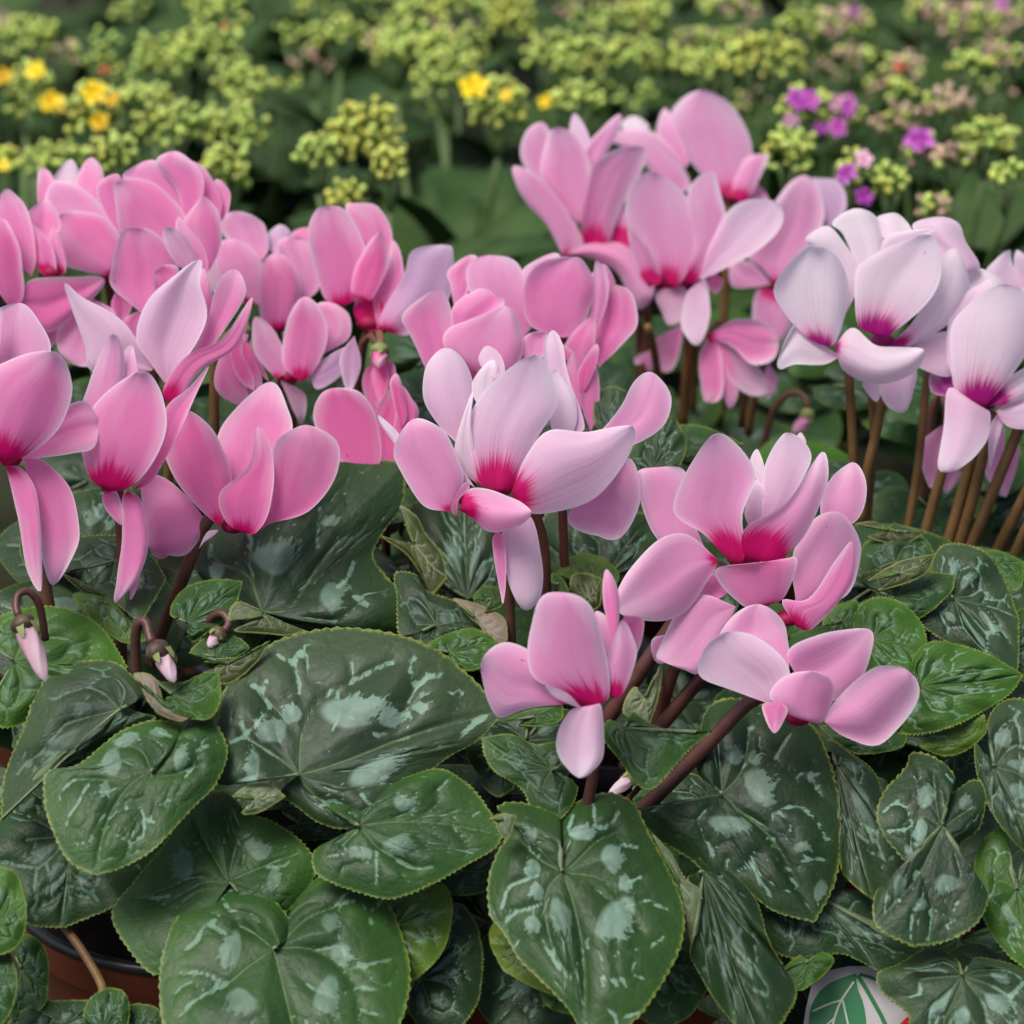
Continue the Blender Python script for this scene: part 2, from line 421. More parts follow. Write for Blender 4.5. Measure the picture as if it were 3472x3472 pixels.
def build_flower(view, plant, d, col, petals, stems, throat, stem):
    parts = []; mats = [M[stem], M['throat_magenta' if col == 'white' else 'throat']]
    P0 = parse(petals[0])[3][0]
    s_ = VIEW[view][2]
    for st in stems:
        zf, zt, w, pts = st
        q = tr(view, pts); q = spline(q, 14)
        zz = np.linspace(zf, zt, 14)
        pos = WN(q, d-zz/100)
        r = w*s_/2*K*d/3472
        v, f = tube(pos, np.linspace(r*.92, r*1.06, 14)); parts.append((v, f, 0))
    if throat is not None:
        tx, ty, tw = throat
        c = np.array(W(*tr(view, [(tx, ty)])[0], d+.004)); r = tw*s_/2*K*d/3472
        v, f = ball(c, (r, r*.9, r*.62)); parts.append((v, f, 1))
    if not parts:
        bx = np.mean([tr(view, parse(p)[3][0])[0] for p in petals], axis=0)
        c = np.array(W(bx[0], bx[1], d+.006)); v, f = ball(c, (.003, .003, .003)); parts.append((v, f, 1))
    V, F, MI = join(parts)
    fo = mesh_obj('flower', V, F, mats, plant, V[0], matidx=MI)
    for p in petals: make_petal(view, d, p, PCOL[col], fo)
    return fo

# ------------------------------------------------------------------ leaves
def rho(th):                    # heart outline, angle from the tip, radians 0..pi
    t = np.degrees(np.abs(th))
    return np.interp(t, [0, 12, 35, 70, 110, 145, 165, 180], [1.0, .93, .84, .80, .82, .80, .62, .12])
def heart(th): return np.column_stack([np.sin(th)*rho(th), np.cos(th)*rho(th)])
def seg_dist(P, A, B):
    d = B-A; L = (d*d).sum(1)+1e-9
    t = np.clip(((P[:, None, :]-A[None])*d[None]).sum(2)/L[None], 0, 1)
    q = A[None]+t[..., None]*d[None]
    return np.sqrt(((P[:, None, :]-q)**2).sum(2)).min(1)
def vein_fields(P, rs):
    ang = np.radians(np.array([-140, -92, -45, 0, 45, 92, 140]) + rs.uniform(-8, 8, 7)); ang[3] = rs.uniform(-.04, .04)
    mainA, mainB, netA, netB = [], [], [], []
    def poly(pts, A, B):
        for a, b in zip(pts[:-1], pts[1:]): A.append(a); B.append(b)
    pt = lambda a, r: np.array([math.sin(a), math.cos(a)])*r*float(rho(np.array([a]))[0])
    J = []
    for i in range(6):
        am = (ang[i]+ang[i+1])/2 + rs.uniform(-.06, .06); J.append((am, rs.uniform(.66, .76)))
    for i, a in enumerate(ang):
        k = rs.uniform(-.20, .20); end = rs.uniform(.48, .56)
        e2 = .95 if i == 3 else end
        rr = np.linspace(0, e2, 8)
        pts = [pt(a+k*math.sin(r/e2*3.1), r) for r in rr]
        poly(pts, mainA, mainB)
        poly(pts[4:], netA, netB) if rs.rand() < .6 else None
        tipp = pt(a, end)
        for j in (i-1, i):
            if 0 <= j < 6:
                am, jr = J[j]; q = pt(am, jr)
                mid = (tipp+q)/2 + rs.uniform(-.03, .03, 2) + .03*q/np.linalg.norm(q)
                poly([tipp, mid, q], netA, netB) if rs.rand() < .72 else None
                if j == i: 
                    e = pt(am+rs.uniform(-.05, .05), jr+rs.uniform(.10, .18))
                    poly([q, e], netA, netB)
                    if rs.rand() < .75:
                        sgn = rs.choice([-1, 1])
                        poly([e, pt(am+sgn*.13, jr+.19)], netA, netB)
                        if rs.rand() < .5: poly([e, pt(am-sgn*.12, jr+.20)], netA, netB)
        # inner arch between main veins, some leaves only
        if i < 6 and rs.rand() < .45:
            a2 = ang[i+1]; poly([pt(a, .40), pt((a+a2)/2, .47), pt(a2, .40)], netA, netB)
    for sg in (-1, 1):          # side veins off the midrib
        for r0 in (.34, .58):
            a1 = sg*rs.uniform(.30, .42); poly([pt(ang[3], r0), pt(a1*.55, r0+.13), pt(a1, r0+.20)], mainA, mainB)
            poly([pt(a1*.55, r0+.13), pt(a1, r0+.20)], netA, netB)
            if r0 < .5: poly([pt(a1, r0+.20), pt(a1*.8, r0+.32)], netA, netB); poly([pt(a1, r0+.20), pt(a1*1.35, r0+.28)], netA, netB)
    dm = seg_dist(P, np.array(mainA), np.array(mainB)); dn = seg_dist(P, np.array(netA), np.array(netB))
    th = np.arctan2(P[:, 0], P[:, 1]); r = np.linalg.norm(P, axis=1)/np.maximum(rho(th), .05)
    w1, w2, w3 = rs.uniform(0, 6.3, 3)
    th0, r0_ = th, r
    r = r + .045*np.sin(9*P[:, 0]+w1+3*np.sin(5*P[:, 1]+w2)) + .03*np.sin(17*P[:, 1]+w3)
    th = th + (.10*np.sin(8*P[:, 1]+w2) + .06*np.sin(19*P[:, 0]+w1))*np.clip(r*2, 0, 1)
    bl = np.full(len(P), -1.); bo = np.zeros(len(P))
    for i in range(6):
        if rs.rand() < .16: continue
        am = (ang[i]+ang[i+1])/2; c = rs.uniform(.42, .54); hl = rs.uniform(.18, .32); sp = (ang[i+1]-ang[i])/2*rs.uniform(.55, .98); am += rs.uniform(-.12, .12)
        da = np.abs((th-am+np.pi) % (2*np.pi)-np.pi)/sp; drr = (r-c)/hl
        f = 1-np.sqrt(da**2+drr**2)
        up = f > bl; bl = np.where(up, f, bl); bo = np.where(up, np.clip(.45+.85*drr, 0, 1.3), bo)
    return dm, dn, bl, bo, r
GREEN = {'d': (.019, .046, .0165), 'n': (.025, .068, .0150), 'g': (.038, .100, .013), 'l': (.072, .138, .020), 'y': (.092, .140, .017), 's': (.029, .056, .024)}
LEAVES = []
def leaf(view, plant, d, tint, Cp, A, T, B, gy=.55, gx=0., silver=.85, wave=.18, under=None, hi=True, dome=.25, seed=None, stalk=None, trace=None):
    LEAVES.append(dict(view=view, plant=plant, d=d, tint=tint, Cp=Cp, A=A, T=T, B=B, gy=gy, gx=gx, silver=silver, wave=wave, under=under, hi=hi, dome=dome, seed=seed, stalk=stalk, trace=trace))
def build_leaf(view, plant, d, tint, Cp, A, T, B, gy, gx, silver, wave, under, hi, dome, seed, stalk, trace):
    rs = np.random.RandomState(seed if seed is not None else rnd.randint(0, 10**6))
    lobe = .10
    Cc = tr(view, [Cp])[0]; A = tr(view, A); T = tr(view, [T]); B = tr(view, B)
    NS, NR = (96, 20) if hi else (40, 10)
    sA = Cc+(A[0]-Cc)*.12; sB = Cc+(B[0]-Cc)*.12
    la = spline(np.vstack([sA, A, T]), NS); lb = spline(np.vstack([sB, B, T]), NS)
    th = np.pi*(1-np.linspace(0, 1, NS)**.92)
    e = (la-Cc); f = (lb-Cc)
    # is A clockwise (screen)?
    cr = np.cross(np.array([*(T[0]-Cc), 0]), np.array([*(la[NS//2]-Cc), 0]))[2]
    sgn = -1 if cr < 0 else 1
    out = np.vstack([la, lb[::-1][1:]]); n = len(out)
    can = np.vstack([heart(th)*[sgn, 1], (heart(th)*[-sgn, 1])[::-1][1:]])
    # toothed margin
    if hi:
        per = np.r_[0, np.cumsum(np.linalg.norm(np.diff(out, axis=0), axis=1))]
        tooth = np.where(np.arange(n) % 2 == 0, 1., 0.)*.8+rs.uniform(0, .5, n)
        nd = out-Cc; nd /= np.linalg.norm(nd, axis=1)[:, None]+1e-6
        out = out + nd*(tooth*(7.0 if hi else 4)*(per/per[-1]*0+1))[:, None]
    rad = np.linspace(0, 1, NR)**.85
    if hi: rad = np.r_[rad[:-1], .965, .985, 1.0]; rad = np.unique(np.sort(rad))
    NR = len(rad)
    pxcm = 3472/(K*d*100)
    xy = (Cc[None, None]+rad[:, None, None]*(out-Cc)[None])
    if hi:  # teeth only at the very edge
        smooth = np.vstack([la, lb[::-1][1:]])
        xy[:-1] = Cc[None, None]+rad[:-1, None, None]*(smooth-Cc)[None]
    canp = rad[:, None, None]*can[None]
    P = canp.reshape(-1, 2)
    dm, dn, bl, bo, rr = vein_fields(P, rs)
    rr = np.repeat(rad, n)
    if trace:                   # veins and silver zones drawn for this leaf
        tv, mains, nets, blobs = trace
        X = xy.reshape(-1, 2); unit = np.linalg.norm(out-Cc, axis=1).mean()/.82
        def segs(polys):
            a, b = [], []
            for pl_ in polys:
                qq = spline(tr(tv, pl_), 5*len(pl_)) if len(pl_) > 2 else tr(tv, pl_)
                a.append(qq[:-1]); b.append(qq[1:])
            return np.vstack(a), np.vstack(b)
        dm = seg_dist(X, *segs(mains))/unit; dn = np.minimum(seg_dist(X, *segs(nets))/unit, np.maximum(dn*1.5, .004)+.006)
        dn = np.minimum(dn, seg_dist(X, *segs([m_[len(m_)//2:] if len(m_)-len(m_)//2 > 1 else m_[-2:] for m_ in mains]))/unit+.010)
        bl = np.full(len(X), -1.); bo = np.zeros(len(X))
        for (bx, by, ra, rb, an) in blobs:
            c = tr(tv, [(bx, by)])[0]; s_ = VIEW[tv][2]; an = math.radians(an)
            e_ = X-c; u_ = (e_[:, 0]*math.cos(an)+e_[:, 1]*math.sin(an))/(ra*s_); w_ = (-e_[:, 0]*math.sin(an)+e_[:, 1]*math.cos(an))/(rb*s_)
            w_ = w_+.12*np.sin(u_*4+bx); f_ = 1.12-np.sqrt(u_**2+w_**2)
            od = (c-Cc)/np.linalg.norm(c-Cc); oo = (e_@od)/(.5*(ra+rb)*s_)
            up = f_ > bl; bl = np.where(up, f_, bl); bo = np.where(up, np.clip(.40+.85*oo, 0, 1.3), bo)
    dx = (xy[..., 0]-Cc[0]).ravel()/pxcm; dy = (xy[..., 1]-Cc[1]).ravel()/pxcm
    size = np.linalg.norm(out-Cc, axis=1).mean()/pxcm
    s = np.tile(np.linspace(0, 2*np.pi, n), NR)
    ev = np.sqrt(np.linalg.eigvalsh(np.cov((out-Cc).T))); asp = float(np.clip(ev[0]/ev[1]*1.35, .3, 1))
    if not trace: silver = silver*(.35+.5*asp)
    ph = rs.uniform(0, 6.3, 3)
    z = gx*dx+gy*dy - dome*size*rr**2*.6
    z += wave*size*rr**2*(np.sin(s*3+ph[0])*.5+np.sin(s*5+ph[1])*.35+np.sin(s*8+ph[2])*.2)
    ss = np.tile(np.r_[np.linspace(0, 1, NS), np.linspace(1, 0, NS)[1:]], NR); sd_ = np.tile(np.r_[np.ones(NS), -np.ones(NS-1)], NR)
    z += lobe*size*sd_*np.clip(1-ss/.30, 0, 1)**.7*np.clip(rr*3, 0, 1)
    th_ = np.arctan2(P[:, 0], P[:, 1])
    puff = np.clip(dm/.16, 0, 1)**.9*np.clip((1-rr)*4, 0, 1)*np.clip(rr*2.5, 0, 1)
    z += .09*asp*size*puff*(.7+.5*np.sin(th_*3+ph[1])) + .025*asp*size*np.clip(dn/.08, 0, 1)*np.clip((1-rr)*4, 0, 1)
    z += .028*size*np.clip(bl*1.2, 0, 1)**2*np.clip((1-rr)*4, 0, 1)
    pos = WN(xy.reshape(-1, 2), d-z/100)
    F = [(i*n+j, (i+1)*n+j, (i+1)*n+j+1, i*n+j+1) for i in range(NR-1) for j in range(n-1)]
    # make it face the viewer
    a, b, c = (pos[(NR//2)*n+n//4], pos[(NR//2+1)*n+n//4], pos[(NR//2+1)*n+n//4+1])
    if np.dot(np.cross(b-a, c-a), NCAM-a) < 0: F = [q[::-1] for q in F]
    mats = [M['leaf'], M['under'], M['margin']] if not under else [M[under], M['leaf'], M['margin']]
    ob = mesh_obj('leaf', pos, F, mats, plant, pos[0])
    me = ob.data
    fattr(me, 'dmain', dm); fattr(me, 'dnet', dn); fattr(me, 'blob', bl); fattr(me, 'blout', bo); fattr(me, 'rr', rr)
    vattr(me, 'leafpol', np.column_stack([th_*7, rr*4.5, np.zeros(len(P))]))
    vattr(me, 'leafco', np.column_stack([P, np.zeros(len(P))]))
    g = GREEN[tint]; j = rs.uniform(.88, 1.12)
    ob.color = (g[0]*j, g[1]*j, g[2]*j, silver)
    bmk = bmesh.new(); bmk.from_mesh(me)
    for e_ in bmk.edges:
        if len(e_.link_faces) == 1: e_.smooth = False
    bmk.to_mesh(me); bmk.free()
    sm = ob.modifiers.new('thickness', 'SOLIDIFY'); sm.thickness = .0005; sm.offset = -1
    sm.material_offset = 1; sm.material_offset_rim = 2
    if stalk:
        q = spline(tr(view, stalk[0]), 12); zz = np.linspace(0, stalk[1], 12)
        v, f = tube(WN(q, d-zz/100), stalk[2]*VIEW[view][2]/2*K*d/3472)
        st = mesh_obj('leaf_stalk', v, f, M['stem_olive'], ob, v[0])
    return ob
def heart_leaf(plant, x, y, d, size, rot, tint='d', squash=.75, gy=.9, gx=0, hi=False, silver=.8, wave=.2, under=None):
    # a leaf given by its stalk end in the photograph, its length and the way its tip points
    th = np.radians([165, 145, 115, 80, 50, 25, 10]); ca, sa = math.cos(rot), math.sin(rot)
    def pl(sg):
        h = heart(th)*[sg, 1]*(1+rnd.uniform(-.05, .05))
        X = h[:, 0]*size; Y = -h[:, 1]*size
        return [(x+ca*a-sa*b, y+(sa*a+ca*b)*squash) for a, b in zip(X, Y)]
    t = (x+sa*size, y-ca*size*squash)
    VIEW['S'] = (0, 0, 1.0)
    leaf('S', plant, d, tint, (x, y), pl(1), t, pl(-1), gy=gy, gx=gx, hi=hi, silver=silver, wave=wave, under=under)

# ------------------------------------------------------------------ ground
gs = 6.0
V = [(-gs, -1, 0), (gs, -1, 0), (gs, 9, 0), (-gs, 9, 0)]
o = mesh_obj('ground', V, [(0, 1, 2, 3)], M['ground'], smooth=False); o['kind'] = 'structure'

# ------------------------------------------------------------------ cyclamen plants (Empty at the base of each) and their pots
def plant(name, x, y, d, label, cat='plant', group='potted cyclamen plants in bloom'):
    p = W(x, y, d); e = empty(name, (p.x, p.y, .075)); tag(e, label, cat, group); return e
PL = {}
PL['left'] = plant('cyclamen_plant', 330, 3000, 1.0, 'pink cyclamen in the left foreground with hanging buds, growing in the terracotta pot')
PL['leftback'] = plant('cyclamen_plant', 380, 1500, 1.13, 'strong pink cyclamen at the left edge, tight blooms just below the yellow florets')
PL['midback'] = plant('cyclamen_plant', 1130, 1500, 1.14, 'pink cyclamen with dark crimson throats between the left blooms and the middle blooms')
PL['center'] = plant('cyclamen_plant', 1700, 1700, 1.10, 'bright pink cyclamen right behind the palest middle bloom')
PL['front'] = plant('cyclamen_plant', 2050, 3000, 1.0, 'pale pink cyclamen in the middle foreground with the widest spread of marbled leaves')
PL['tall'] = plant('cyclamen_plant', 2300, 1400, 1.24, 'tall soft pink cyclamen behind the others, its blooms highest in the picture')
PL['white'] = plant('cyclamen_plant', 3150, 2000, 1.08, 'near white cyclamen with magenta throats on long olive stalks at the right edge')
POTLAB = {'left': 'terracotta brown plastic pot with dark rim at the lower left corner', 'leftback': 'terracotta pot under the strong pink cyclamen at the left edge',
 'midback': 'terracotta pot under the pink cyclamen with dark crimson throats', 'center': 'terracotta pot under the bright pink cyclamen behind the middle bloom',
 'front': 'terracotta pot under the pale pink cyclamen in the middle foreground', 'tall': 'terracotta pot under the tall soft pink cyclamen',
 'white': 'terracotta pot under the near white cyclamen at the right edge'}
def lathe(c, prof, n=40):
    V = []; F = []
    for r, z in prof:
        for j in range(n):
            a = 2*math.pi*j/n; V.append((c[0]+r*math.cos(a), c[1]+r*math.sin(a), c[2]+z))
    for i in range(len(prof)-1):
        for j in range(n):
            k = (j+1) % n; F.append((i*n+j, i*n+k, (i+1)*n+k, (i+1)*n+j))
    return np.array(V), F
def make_pot(c, label, R=.062, H=.083):
    e = empty('plant_pot', (c[0], c[1], 0)); tag(e, label, 'pot', 'cyclamen pots')
    v, f = lathe((c[0], c[1], 0), [(0, .001), (R*.72, .001), (R*.74, .004), (R*.93, H*.80), (R*.94, H*.81), (R*.985, H*.815), (R*1.0, H*.83), (R*1.02, H*.965)])
    mesh_obj('pot_body', v, f, M['pot'], e, (c[0], c[1], 0))
    v, f = lathe((c[0], c[1], 0), [(R*1.024, H*.962), (R*1.034, H*.972), (R*1.034, H*.998), (R*1.0, H*1.005), (R*.975, H*.995), (R*.95, H*.85)])
    mesh_obj('pot_rim', v, f, M['pot_black'], e, (c[0], c[1], 0))
    # crumbly soil
    n = 26; V = [(c[0], c[1], H*.9)]; F = []
    for i in range(1, 9):
        for j in range(n):
            a = 2*math.pi*j/n; r = R*.965*i/8
            V.append((c[0]+r*math.cos(a), c[1]+r*math.sin(a), H*.89+rnd.uniform(-.003, .003)))
    for j in range(n): F.append((0, 1+j, 1+(j+1) % n))
    for i in range(7):
        for j in range(n):
            k = (j+1) % n; F.append((1+i*n+j, 1+(i+1)*n+j, 1+(i+1)*n+k, 1+i*n+k))
    mesh_obj('soil', V, F, M['soil'], e, (c[0], c[1], H*.9))
    return e
POTC = {}
for k, e in PL.items():
    c = Vector(e['_o']); POTC[k] = c
# the pot seen at the lower left
pc = W(640, 3310, .93); POTC['left'] = Vector((pc.x, pc.y+.062, 0)); 
for k in PL:
    e = PL[k]; c = POTC[k]; e.location = (c.x, c.y, .075); e['_o'] = [c.x, c.y, .075]
    make_pot((c.x, c.y), POTLAB[k])

# ------------------------------------------------------------------ blooms of the left plant
p = PL['left']
flower(5, p, .925, 'pink', [
 '1.0 .27; 20 955; -120 820 -110 500 60 360; 320 325; 200 880 350 720 410 520',
 '-.8 0 k=mid; -20 600; -100 350 -60 120; 110 45; 200 500 285 300 210 130',
 '-.3 0 k=mid; -60 500; -100 300; 0 70; 15 290 18 180',
 '-.5 .1; 60 950; 200 760 400 615 500 610; 560 740; 200 925 420 895 530 860',
 '.4 .14; 30 960; 55 1060 110 1300 150 1550; 232 1672; 130 985 210 1130 232 1400',
 '.1 0; 130 920; 180 1150 225 1380 240 1500; 300 1640; 250 940 400 1100 450 1330 410 1480'],
 [(-.6, -2.5, 78, [(170, 1000), (200, 1250), (240, 1560), (280, 1800), (330, 2050)])], (60, 930, 130))
flower(5, p, .945, 'pink', [
 '.9 .27; 610 1110; 500 1020 460 800 560 590; 790 430; 740 1085 880 920 940 700 900 520',
 '-.3 .1 k=mid; 600 1000; 465 700 500 500 570 330; 635 220; 680 700 705 480 690 290',
 '-.6 0 k=mid; 690 800; 680 450 700 320; 745 285; 800 600 770 380',
 '.15 .08; 750 1105; 850 950 930 650 1060 530; 1180 400; 860 1050 990 820 1090 600',
 '.5 .09; 720 1110; 690 1150 690 1350 660 1600; 652 1740; 790 1150 838 1330 800 1560',
 '.2 0; 770 1400; 740 1600; 735 1722; 800 1500 775 1650',
 '.3 .2; 600 1090; 575 1150 610 1230; 690 1300; 650 1100 690 1190'],
 [(-.2, -2, 76, [(660, 1090), (690, 1350), (690, 1700), (680, 2000), (690, 2200)])], (630, 1080, 130))
flower(5, p, .96, 'hot', [
 '.55 .2; 1370 1345; 1275 1280 1240 1120 1400 970; 1455 745; 1450 1340 1530 1190 1540 900',
 '.2 .14; 1240 1310; 1050 1130 930 900 960 720; 1060 652; 1290 1200 1302 1000 1210 770',
 '-.3 .05 k=pink; 1170 1285; 1050 1130 900 1020 800 1060; 840 1420; 1130 1370 1060 1465 950 1470',
 '-.5 0; 900 1350; 850 1440; 905 1490; 950 1460',
 '-.8 .0 k=pink; 1340 1150; 1240 980 1235 780 1330 640; 1525 490; 1450 1050 1640 800 1620 620',
 '.3 .06; 1470 1335; 1535 1150 1540 880 1600 790; 1740 735; 1530 1290 1750 1220 1900 1010 1905 830',
 '.1 .1 k=pale; 1240 1325; 1170 1340; 1125 1430; 1200 1365 1150 1400'],
 [(-.2, -2.5, 78, [(1200, 1240), (1150, 1310), (1060, 1530), (960, 1780), (880, 1980), (830, 2150)])], (1320, 1300, 150))
flower(1, p, .99, 'mid', [
 '.4 0 k=pale; 930 1330; 850 1220 775 1100 800 930 900 790; 1125 632; 1010 1250 1165 980 1130 760',
 '.1 0 k=pale; 860 1260; 530 1270 480 1120 400 900; 364 766; 845 1210 680 970 460 840',
 '.3 0 k=pink; 1000 1300; 1130 1080 1190 900 1240 740; 1335 690; 1150 1190 1340 920 1390 800',
 '.7 .2 k=pink; 950 1450; 920 1360 1050 1180 1250 1080; 1425 845; 1010 1440 1130 1260 1340 1120',
 '-.2 0 k=pink; 1130 1150; 1110 850; 1150 680; 1170 1000 1205 860'],
 [(-1.2, -1.2, 40, [(835, 1275), (860, 1250), (900, 1250), (935, 1290), (925, 1370)]), (-.8, -3, 60, [(960, 1400), (960, 1700), (940, 2000)])], None, 'stem_olive')
flower(1, p, 1.02, 'pink', [
 '0 0; 830 960; 650 790 638 680 690 500; 765 448; 920 850 1000 680 890 510',
 '.3 0 k=ash; 1060 720; 960 600 925 500; 950 445; 1110 640 1040 500',
 '-.1 0; 1130 850; 1060 640 1000 480; 1010 390; 1170 720 1150 580 1060 460',
 '.3 0; 920 900; 870 780; 880 680; 1000 690'], [(-.6, -3, 55, [(900, 900), (880, 1100), (870, 1400)])])
flower(1, p, 1.01, 'pink', [
 '.1 .04; 1370 1090; 1255 1180 1222 1350; 1340 1455; 1330 1200 1400 1400',
 '.3 .04 k=hot; 1372 1080; 1310 1150 1340 1290; 1430 1368; 1375 1180 1430 1290',
 '.2 .04 k=hot; 1385 1080; 1370 1180; 1455 1365; 1420 1150 1475 1300',
 '.0 .04 k=hot; 1405 1070; 1420 1200; 1515 1322; 1430 1150 1485 1240',
 '-.4 0 k=deep; 1400 1090; 1340 1300; 1450 1420; 1470 1300'],
 [(0, -2, 56, [(1390, 1090), (1400, 1040), (1370, 1020), (1250, 1100), (1215, 1230), (1210, 1400), (1215, 1700)])], None, 'stem_olive')

# ------------------------------------------------------------------ left back plant
p = PL['leftback']
flower(1, p, 1.065, 'pink', [
 '.3 .1; 610 725; 480 690 350 640 280 440; 300 395; 690 570 600 420 430 370',
 '-1 0; 510 400; 430 220; 500 60; 578 230 570 120',
 '-1.3 0 k=pale; 380 350; 300 200; 400 65; 450 200',
 '-.9 0; 300 440; 225 330 215 170; 240 113; 300 300 300 180',
 '-.3 0 k=mid; 600 500; 420 480 270 390; 285 205; 630 430 540 300 400 210'], [(-.6, -3, 60, [(610, 700), (630, 900), (640, 1200)])], (600, 735, 80))
flower(1, p, 1.045, 'pink', [
 '.2 0; 900 560; 700 480 652 260; 662 185; 1040 430 940 270 800 190',
 '-.1 0; 690 500; 600 380 555 230; 640 150; 705 400 690 200',
 '-.3 0; 950 420; 800 220 700 165; 830 73; 1050 400 1000 220 920 110',
 '0 0; 1060 520; 1000 250 890 95; 985 20; 1125 330 1140 180 1080 90',
 '.35 .14; 1170 720; 1040 460 1125 310; 1150 270; 1245 540 1230 380',
 '-.4 0; 1240 430; 1190 300; 1220 178; 1285 360 1292 250',
 '-.2 0; 1230 430; 1130 250; 1060 85; 1245 300 1160 130'], [(-.8, -3, 60, [(1000, 500), (1000, 900), (1000, 1200)])])
flower(1, p, 1.035, 'pink', [
 '.2 0 k=hot; 50 900; -60 700 -60 450; 0 400; 125 830 110 600 50 450',
 '-.3 0; 180 730; 60 600 -30 400; 20 240; 197 600 160 380 90 280',
 '-.2 .3; 250 728; 190 640 175 500; 200 440; 310 700 290 560',
 '-.4 .25; 330 718; 290 650 280 520; 300 440; 370 690 350 560',
 '0 0 k=hot; 100 870; 180 755 380 735; 580 735; 260 1025 400 950 540 820',
 '-.3 0; 520 850; 400 920 325 1060; 360 1190; 640 950 560 1150 490 1225',
 '-.3 0 k=hot; 660 800; 630 900; 690 1000; 740 880',
 '-.3 0; 790 920; 700 980; 740 1080; 800 1050',
 '-.7 0; 200 600; 150 400; 250 300; 330 460 300 340',
 '-.6 0 k=hot; 150 900; 100 1000; 250 1150; 330 1020'], [(-.8, -3, 60, [(240, 720), (260, 900), (280, 1300)])], (290, 700, 120))

# ------------------------------------------------------------------ plant between left and middle
p = PL['midback']
flower(2, p, 1.065, 'pink', [
 '.2 .2; 250 650; 150 590 78 330 100 200; 155 147; 325 570 345 370 260 190',
 '-.3 .1 k=hot; 370 640; 320 560 345 350 260 170; 330 133; 410 600 482 320 420 170',
 '.45 .14 k=hot; 350 620; 290 560 320 430; 430 275; 390 600 462 440',
 '0 .12; 420 780; 400 600 470 450; 490 320; 460 740 542 560 530 400',
 '.2 .16 k=lilac; 470 785; 440 700 550 500 600 380; 760 342; 600 770 770 600 787 400',
 '-.1 .6 k=deep; 370 780; 300 680; 340 560; 435 760 430 600'],
 [(-.4, -4, 50, [(370, 760), (345, 850), (325, 1000), (310, 1200), (305, 1400)])], (380, 730, 150), 'stem_brown')
flower(1, p, 1.09, 'mid', [
 '.2 .2 k=pink; 1570 1035; 1480 960 1478 700; 1540 600; 1650 960 1692 800 1620 640',
 '-.4 0; 1480 640; 1330 560 1245 430; 1340 360; 1510 560 1480 430',
 '-.7 0 k=lilac; 1560 620; 1500 520; 1580 435; 1640 500',
 '-.1 .05; 1470 900; 1250 720 1240 560; 1330 520; 1495 720 1420 580',
 '-.3 0; 1720 870; 1620 660 1580 540; 1680 505; 1800 770 1770 580',
 '-.5 .2 k=ash; 1440 900; 1200 800 1180 660; 1280 580; 1400 800 1380 660',
 '-.7 .0 k=hot; 1750 640; 1640 520; 1700 455; 1800 480'],
 [(-.5, -3, 50, [(1570, 1020), (1580, 1200), (1590, 1500)])], (1570, 1010, 110))
flower(1, p, 1.05, 'mid', [
 '.4 .22 k=pink; 1690 1328; 1600 1200 1630 980; 1710 845; 1760 1260 1842 1080 1800 920',
 '-.1 .15; 1560 1310; 1440 1150; 1440 955; 1615 1240 1560 1060',
 '-.2 0; 1800 1180; 1830 1000 1790 900; 1870 875; 1955 1080 1962 950',
 '.1 0 k=lilac; 1750 1250; 1850 1180; 1960 1125; 1790 1350 1900 1300 1965 1200',
 '-.3 0 k=ash; 1580 1310; 1620 1400; 1700 1560; 1720 1400'],
 [(-.3, -3, 52, [(1640, 1310), (1645, 1400), (1655, 1570), (1670, 1900)])], (1640, 1290, 130))

# ------------------------------------------------------------------ plant behind the pale bloom
p = PL['center']
flower(2, p, 1.04, 'pink', [
 '.1 0; 1330 810; 1190 730 1165 560 1250 440; 1400 402; 1430 770 1502 580 1460 450',
 '-.5 0; 810 700; 790 560 775 480; 880 393; 840 640 922 450',
 '-.1 0 k=mid; 1150 810; 980 720 878 540 900 440; 1000 392; 1197 700 1130 460',
 '-.6 0 k=mid; 1200 720; 1160 600 1150 480; 1290 385; 1310 600 1335 430',
 '0 0 k=mid; 1370 820; 1480 700 1500 500; 1520 420; 1470 840 1562 640 1567 500',
 '-.2 .0 k=hot; 1530 960; 1490 800 1550 600; 1600 540; 1640 840 1717 740 1690 600',
 '-.5 0 k=hot; 1560 600; 1500 500; 1560 440; 1612 540',
 '.15 0; 1430 990; 1360 860; 1500 700; 1502 860'],
 [(-.8, -4, 52, [(1350, 800), (1360, 1100), (1370, 1500)])])
flower(2, p, 1.02, 'pink', [
 '.4 0 k=mid; 930 990; 780 870 790 770 980 690; 1062 650; 1080 980 1147 860 1110 720',
 '.0 0; 680 1010; 590 800 552 700; 700 575; 795 880 775 650',
 '.05 0; 800 780; 800 660 880 590; 960 563; 900 740 1045 640',
 '.3 0 k=mid; 1160 930; 1150 820; 1220 778; 1250 900 1268 800',
 '.2 0; 1430 1270; 1370 1000; 1400 880; 1445 1100 1430 960',
 '.4 0 k=hot; 1440 1090; 1430 980; 1512 845; 1480 1040 1527 900',
 '.2 0; 1490 1285; 1445 1120; 1500 950; 1527 1180 1530 1020',
 '-.2 0 k=hot; 1250 950; 1160 850; 1250 790; 1400 900',
 '-.4 0 k=hot; 1080 1100; 800 1000; 900 900; 1300 950 1150 880'],
 [(-.8, -4, 52, [(950, 960), (960, 1200), (980, 1500)])])
